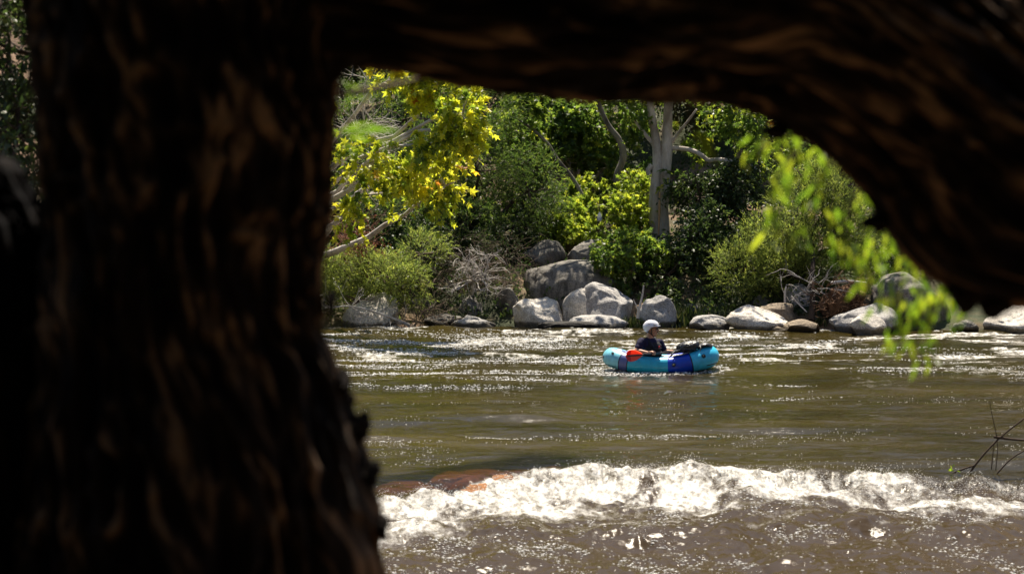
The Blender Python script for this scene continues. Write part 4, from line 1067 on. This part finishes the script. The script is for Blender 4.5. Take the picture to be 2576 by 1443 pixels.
# ------------------------------------------------------------------ paddle
def lp(px, py, dy):      # local point relative to the raft centre
    return W(px, py, RYD + dy) - RC
hR = lp(1643, 889, -.36); hL = lp(1709, 883, .12)
ax = unit(hL - hR)
paddle = thing('paddle', 'paddle with a red and orange blade held across the raft', 'paddle', RC)
tip = hR - ax * .66; end = hR + ax * .98
mb = MB(); tube(mb, np.array([hR - ax * .66, end]), .0155, 12); mb.build('shaft', M['shaft'], paddle)
mb = MB(); tube(mb, np.array([hR - ax * .235, hR - ax * .21]), .024, 12); mb.build('drip_ring', M['black'], paddle)
def blade(t0, t1, up, name):
    n = 30; u = np.linspace(0, 1, n)
    wid = .105 * np.sin(PI * np.clip(u, 0, 1) ** .62) ** .62
    wid[0] = .002; wid[-1] = .016
    side = unit(np.cross(ax, [0, 0, 1])); upv = unit(up - ax * np.dot(up, ax)); nn = np.cross(ax, upv)
    c = hR[None] + ax[None] * (t0 + (t1 - t0) * u)[:, None]
    vv = np.linspace(-1, 1, 13)
    Gd = c[:, None, :] + wid[:, None, None] * vv[None, :, None] * upv + (.02 * (vv ** 2))[None, :, None] * nn
    Ga = Gd + nn * .0035; Gb = Gd - nn * .0035
    i = np.arange(n - 1)[:, None]; j = np.arange(12)[None, :]
    Fb = np.stack([i * 13 + j, (i + 1) * 13 + j, (i + 1) * 13 + j + 1, i * 13 + j + 1], -1).reshape(-1, 4)
    red = np.repeat(u[:-1], 12) < .30
    mb = MB()
    for Gx, fl in ((Ga, 1), (Gb, -1)):
        mb.add(Gx.reshape(-1, 3), Fb[red][:, ::fl], 0); mb.v.append(Gx.reshape(-1, 3)[:0]); mb.t.append(np.zeros(0))
        mb.f.append((Fb[~red][:, ::fl] + mb.n - n * 13, 1))
    mb.build(name, [M['red'], M['orange']], paddle, smooth=True)
    rb = MB(); tube(rb, np.array([hR + ax * (t0 + (t1 - t0) * .06), hR + ax * t1]), [.009, .016], 8); rb.build('blade_spine', M['shaft'], paddle)
blade(-.72, -.30, np.array([.0, .05, 1.0]), 'blade')
blade(1.12, .84, np.array([.0, 1, .15]), 'blade')
# ------------------------------------------------------------------ person
man = thing('person', 'person in a white helmet, navy shirt and black vest sitting in the raft', 'person', RC)
def capsule(mb, p, q, r1, r2, n=14):
    p = np.array(p, float); q = np.array(q, float); d = unit(q - p)
    a = np.linspace(0, PI / 2, 5)
    pts = [p - d * r1 * math.cos(x) for x in a] + [q + d * r2 * math.sin(x) for x in a]
    rad = [max(r1 * math.sin(x), 1e-4) for x in a] + [max(r2 * math.cos(x), 1e-4) for x in a]
    tube(mb, np.array(pts), np.array(rad), n)
def ell(mb, c, r, R=None):
    V, Fc = ICO3; X = V * np.array(r) * (HS if (R is not None and R is globals().get('Rh')) else 1)
    if R is not None: X = X @ np.array(R).T
    mb.add(X + np.array(c), Fc)
def remesh(o, vox, sm=3):
    m = o.modifiers.new('r', 'REMESH'); m.mode = 'VOXEL'; m.voxel_size = vox; m.use_smooth_shade = True
    s = o.modifiers.new('s', 'SMOOTH'); s.iterations = sm; s.factor = .5
    dg = bpy.context.evaluated_depsgraph_get(); ev = o.evaluated_get(dg)
    me = bpy.data.meshes.new_from_object(ev); old = o.data; o.modifiers.clear(); o.data = me; bpy.data.meshes.remove(old)
    if not me.materials: pass
    return o

shR, shL = lp(1614, 858, -.15), lp(1659, 861, .12)
neck0 = lp(1636, 856, -.01); hip = lp(1640, 915, .0)
elR, elL = lp(1601, 882, -.27), lp(1674, 884, .10)
wrR, wrL = lp(1630, 887, -.35), lp(1699, 885, .10)
chest = (shR + shL) / 2
side = unit((shL - shR) * [1, 1, 0]); fwd = np.cross(side, [0, 0, 1.]); fwd = unit(fwd)
if fwd[0] < 0: fwd = -fwd
up = np.array([0, 0, 1.])
Rt = np.stack([side, fwd, up], 1)
HS = 1.12
hc = lp(1640, 825.5, -.02)                       # head centre
hyaw = math.radians(-14)
hf = np.array([math.cos(hyaw), math.sin(hyaw), -.05]); hf = unit(hf); hs = unit(np.cross(up, hf)); hu = np.cross(hf, hs)
Rh = np.stack([hf, hs, hu], 1)
def H(x, y, z): return hc + Rh @ np.array([x, y, z]) * HS
body = MB()
# head
ell(body, H(-.008, 0, .035), (.098, .076, .095), Rh)
ell(body, H(.022, 0, -.035), (.072, .060, .085), Rh)
ell(body, H(.052, 0, -.105), (.030, .032, .024), Rh)               # chin
capsule(body, H(-.03, .045, -.055), H(.045, .026, -.105), .024, .018); capsule(body, H(-.03, -.045, -.055), H(.045, -.026, -.105), .024, .018)
capsule(body, H(.088, 0, .008), H(.112, 0, -.032), .011, .016)       # nose
ell(body, H(.100, .012, -.036), (.012, .009, .008), Rh); ell(body, H(.100, -.012, -.036), (.012, .009, .008), Rh)
capsule(body, H(.080, .032, .022), H(.080, -.032, .022), .014, .014)  # brow
ell(body, H(.062, .036, -.025), (.026, .022, .02), Rh); ell(body, H(.062, -.036, -.025), (.026, .022, .02), Rh)
capsule(body, H(.086, .018, -.066), H(.086, -.018, -.066), .009, .009); capsule(body, H(.084, .016, -.078), H(.084, -.016, -.078), .009, .009)
for s in (1, -1): ell(body, H(-.012, .078 * s, -.008), (.018, .008, .032), Rh)
capsule(body, H(-.025, 0, -.07), neck0 + (0, 0, -.04), .066, .072)
# trunk
ell(body, chest + up * -.06 + fwd * .0, (.19, .115, .13), Rt)
ell(body, (chest + hip) / 2, (.165, .115, .20), Rt); ell(body, hip, (.175, .13, .12), Rt)
capsule(body, shR, neck0 + (0, 0, -.015), .055, .05); capsule(body, shL, neck0 + (0, 0, -.015), .055, .05)
for a, b, c in ((shR, elR, wrR), (shL, elL, wrL)):
    capsule(body, a, b, .054, .043); m_ = b * .65 + c * .35
    capsule(body, b, m_, .043, .042); capsule(body, m_, c, .042, .027)
# legs stretched forward under the deck
for s in (1, -1):
    kn = hip + np.array([.45, .10 * s, -.02]); ft = hip + np.array([.85, .08 * s, -.10])
    capsule(body, hip + np.array([.03, .08 * s, -.05]), kn, .075, .05); capsule(body, kn, ft, .05, .035); capsule(body, ft, ft + (.03, 0, .10), .035, .03)
# hands closed on the shaft
def hand(c, wr, sgn):
    back = unit((wr - c) - ax * np.dot(wr - c, ax)); 
    e1 = unit(np.array([0, -1, .15]) - ax * np.dot(ax, np.array([0, -1, .15]))); e2 = np.cross(ax, e1)
    if e2[2] < 0: e2 = -e2
    cp_ = lambda th, rad, o: c + ax * o + rad * (math.cos(th) * e1 + math.sin(th) * e2)
    # palm over the top / rear of the shaft
    capsule(body, wr, c + e2 * .030 - ax * sgn * .01, .026, .024)
    for o in (-.028, -.010, .010, .028): capsule(body, wr * .35 + c * .65 + e2 * .022 + ax * o * .5, cp_(1.45, .034, o), .014, .0125, 10)
    for k, (o, ln) in enumerate(((-.033, .9), (-.011, 1.0), (.011, .97), (.033, .82))):
        th = [1.45, .75, .0, -.75 * ln, -1.35 * ln]; rd = [.036, .034, .028, .026, .024]; rr = [.0115, .011, .0102, .0095, .0085]
        pts = [cp_(t, r, o) for t, r in zip(th, rd)]
        for i_ in range(4): capsule(body, pts[i_], pts[i_ + 1], rr[i_], rr[i_ + 1], 10)
    # thumb leaves the side of the palm and closes below the shaft
    t0 = wr * .4 + c * .6 + e2 * .012 + ax * sgn * .028
    t1 = cp_(2.9, .034, sgn * .042); t2 = cp_(-2.3, .030, sgn * .044); t3 = cp_(-1.5, .027, sgn * .040)
    for p_, q_, r_ in ((t0, t1, .014), (t1, t2, .0125), (t2, t3, .011)): capsule(body, p_, q_, r_, r_ - .001, 10)
hand(hR, wrR, 1); hand(hL, wrL, -1)
bo = body.build('body', M['skin'], man); remesh(bo, .0048, 4)
bo.data.materials.clear(); bo.data.materials.append(M['skin'])

def folds(o, amp, sc, seed):
    me = o.data; n = len(me.vertices); co = np.zeros(n * 3, np.float32); me.vertices.foreach_get('co', co); co = co.reshape(-1, 3).astype(float)
    no = np.zeros(n * 3, np.float32); me.vertices.foreach_get('normal', no); no = no.reshape(-1, 3)
    co += no * (amp * fbm(co[:, 0] * sc, co[:, 1] * sc, co[:, 2] * sc * .6, seed, 4))[:, None]
    me.vertices.foreach_set('co', co.astype(np.float32).ravel()); me.update()
sh = MB()
ell(sh, chest + up * -.06, (.205, .128, .145), Rt); ell(sh, (chest + hip) / 2, (.182, .128, .205), Rt)
capsule(sh, shR, neck0 + (0, 0, -.025), .066, .062); capsule(sh, shL, neck0 + (0, 0, -.025), .066, .062)
for a, b in ((shR, elR), (shL, elL)):
    q = a * .34 + b * .66; capsule(sh, a, q, .072, .064, 20)
so = sh.build('shirt', M['navy'], man); remesh(so, .007, 4); so.data.materials.clear(); so.data.materials.append(M['navy']); folds(so, .006, 16, 400)
# life vest: padded front and back panels over the shoulders
ve = MB()
ell(ve, chest + up * -.115 + fwd * .055, (.180, .125, .135), Rt); ell(ve, chest + up * -.10 - fwd * .06, (.180, .11, .145), Rt)
ell(ve, (chest * .45 + hip * .55) + fwd * .02, (.205, .16, .12), Rt)
for s, shp in ((-1, shR), (1, shL)):
    o_ = side * .095 * s
    capsule(ve, chest + o_ + up * .052, chest + o_ * 1.05 + fwd * .14 - up * .07, .036, .040); capsule(ve, chest + o_ + up * .052, chest + o_ * 1.05 - fwd * .13 - up * .07, .036, .042)
vo = ve.build('life_vest', M['vest'], man); remesh(vo, .007, 4); vo.data.materials.clear(); vo.data.materials.append(M['vest']); folds(vo, .005, 14, 410)
tg = MB(); c = chest + fwd * .188 + side * .045 - up * .085; tube(tg, np.array([c - up * .02, c + up * .02]), .016, 8); tg.build('vest_tag', M['tagred'], man)
tg = MB(); c2 = c + fwd * .014 - up * .003; tube(tg, np.array([c2 - up * .012, c2 + up * .004]), .008, 6); tg.build('vest_buckle', M['tagwhite'], man)
bl = MB()
for z in (-.11, -.17, -.22):
    P = [chest + up * z + Rt @ np.array([.205 * math.sin(t), .190 * math.cos(t), 0]) for t in np.linspace(-1.1, 1.1, 16)]
    tube(bl, np.array(P), .008, 6)
bl.build('vest_belt', M['black'], man)
# helmet
nphi, nth = 72, 26
phi = np.arange(nphi) / nphi * 2 * PI                      # 0 = front
def rimz(p):                                               # rim height round the head
    c = np.cos(p)
    return np.interp(c, [-1, -.6, -.25, .1, .45, 1], [-.075, -.072, -.040, .018, .038, .046])
def hshell(rx, ry, rz, cx_, cz, dz):
    Vv = []
    for k in range(nth):
        t = k / (nth - 1)
        z0 = rimz(phi) - dz
        th0 = np.arcsin(np.clip((z0 - cz) / rz, -.99, .99)); th = th0 + (PI / 2 - th0) * t
        bulge = 1 + .03 * np.exp(-((th - .12) / .16) ** 2)
        x = cx_ + rx * np.cos(th) * np.cos(phi) * bulge; y = ry * np.cos(th) * np.sin(phi) * bulge; z = cz + rz * np.sin(th)
        x = x + .008 * np.exp(-(t / .08) ** 2) * np.clip(np.cos(phi), 0, 1) ** 3
        Vv.append(np.stack([x, y, z], -1))
    return np.array(Vv)
Vo = hshell(.137, .110, .118, -.010, .022, 0); Vi = hshell(.127, .100, .108, -.010, .022, -.002)
mb = MB(); i = np.arange(nth - 1)[:, None]; j = np.arange(nphi)[None, :]; j2 = (j + 1) % nphi
Fh = np.stack([i * nphi + j, i * nphi + j2, (i + 1) * nphi + j2, (i + 1) * nphi + j], -1).reshape(-1, 4)
TH = lambda X: hc + X.reshape(-1, 3) @ Rh.T * HS
mb.add(TH(Vo), Fh); mb.add(TH(Vi), Fh[:, ::-1])
rimv = np.vstack([Vo[0], Vi[0]]); jj = np.arange(nphi); mb.add(TH(rimv), np.stack([jj, nphi + jj, nphi + (jj + 1) % nphi, (jj + 1) % nphi], -1))
hel = mb.build('helmet', M['helmet'], man)
for q_, r_ in [(H(.062, .098 * s, .070), (.024, .010, .007)) for s in (1, -1)] + [(H(-.035, .105 * s, .080), (.016, .008, .005)) for s in (1, -1)] + [(H(.01, -.03, .139), (.014, .008, .003))]:
    mb = MB(); ell(mb, q_, r_, Rh); mb.build('vent', M['black'], hel)
mb = MB(); ell(mb, H(.122, -.022, .085), (.012, .020, .021), Rh); mb.build('light_mount', M['black'], hel)
mb = MB()
for s in (1, -1):
    tube(mb, smooth_path(np.array([H(.025, .096 * s, .02), H(.0, .080 * s, -.04), H(.015, .052 * s, -.10), H(.040, .012 * s, -.134)]), 14), .008, 6)
    tube(mb, smooth_path(np.array([H(-.06, .085 * s, -.05), H(-.01, .074 * s, -.075), H(.02, .050 * s, -.104)]), 10), .007, 6)
mb.build('chin_strap', M['black'], man)
mb = MB()
for s in (1, -1):
    V, Fc = ICO3; X = V * np.array([.010, .026, .019]); X[:, 0] -= 6 * (X[:, 1] ** 2); mb.add((hc + (X + np.array([.096, .032 * s, .004])) @ Rh.T * HS), Fc)
    tube(mb, np.array([H(.090, .055 * s, .010), H(.02, .078 * s, .008)]), .004, 6)
tube(mb, np.array([H(.106, .012, .010), H(.106, -.012, .010)]), .003, 6)
mb.build('sunglasses', M['lens'], man)
mb = MB(); capsule(mb, H(.100, .0, -.053), H(.088, .028, -.064), .010, .006); capsule(mb, H(.100, .0, -.053), H(.088, -.028, -.064), .010, .006)
mb.build('moustache', M['hair'], man)
mb = MB(); ell(mb, H(-.06, 0, -.045), (.045, .068, .04), Rh); mb.build('hair', M['hair'], man)

# ------------------------------------------------------------------ light, sky, camera
AZ, EL = math.radians(4), math.radians(63)
sv = Vector((math.sin(AZ) * math.cos(EL), math.cos(AZ) * math.cos(EL), math.sin(EL)))
sun = bpy.data.lights.new('sun', 'SUN'); sun.energy = 5.0; sun.angle = math.radians(.5); sun.color = (1, .90, .74)
so_ = bpy.data.objects.new('sun', sun); COL.objects.link(so_); so_.rotation_euler = sv.to_track_quat('Z', 'Y').to_euler(); so_.location = sv * 60
w = bpy.data.worlds.new('World'); S.world = w; w.use_nodes = True
nt = w.node_tree; bg = nt.nodes['Background']; sk = nt.nodes.new('ShaderNodeTexSky'); sk.sky_type = 'NISHITA'; sk.sun_disc = False
sk.sun_elevation = EL; sk.sun_rotation = AZ
nt.links.new(sk.outputs[0], bg.inputs[0]); bg.inputs[1].default_value = .055
cam = bpy.data.cameras.new('camera'); co = bpy.data.objects.new('camera', cam); COL.objects.link(co); S.camera = co
co.location = (0, 0, CAMH); co.rotation_euler = (PI / 2 - PITCH, 0, 0)
cam.sensor_width = 36; cam.lens = 36 * F_PX / 2576; cam.clip_end = 2000; cam.clip_start = .05
cam.dof.use_dof = True; cam.dof.focus_distance = 37.0; cam.dof.aperture_fstop = 3.2
S.view_settings.view_transform = 'Standard'; S.view_settings.look = 'None'; S.view_settings.exposure = 1.1; S.view_settings.gamma = 1
S.cycles.use_denoising = True
S.cycles.max_bounces = 6; S.cycles.transparent_max_bounces = 6; S.cycles.sample_clamp_indirect = 3; S.cycles.sample_clamp_direct = 12; S.cycles.caustics_reflective = False; S.cycles.caustics_refractive = False
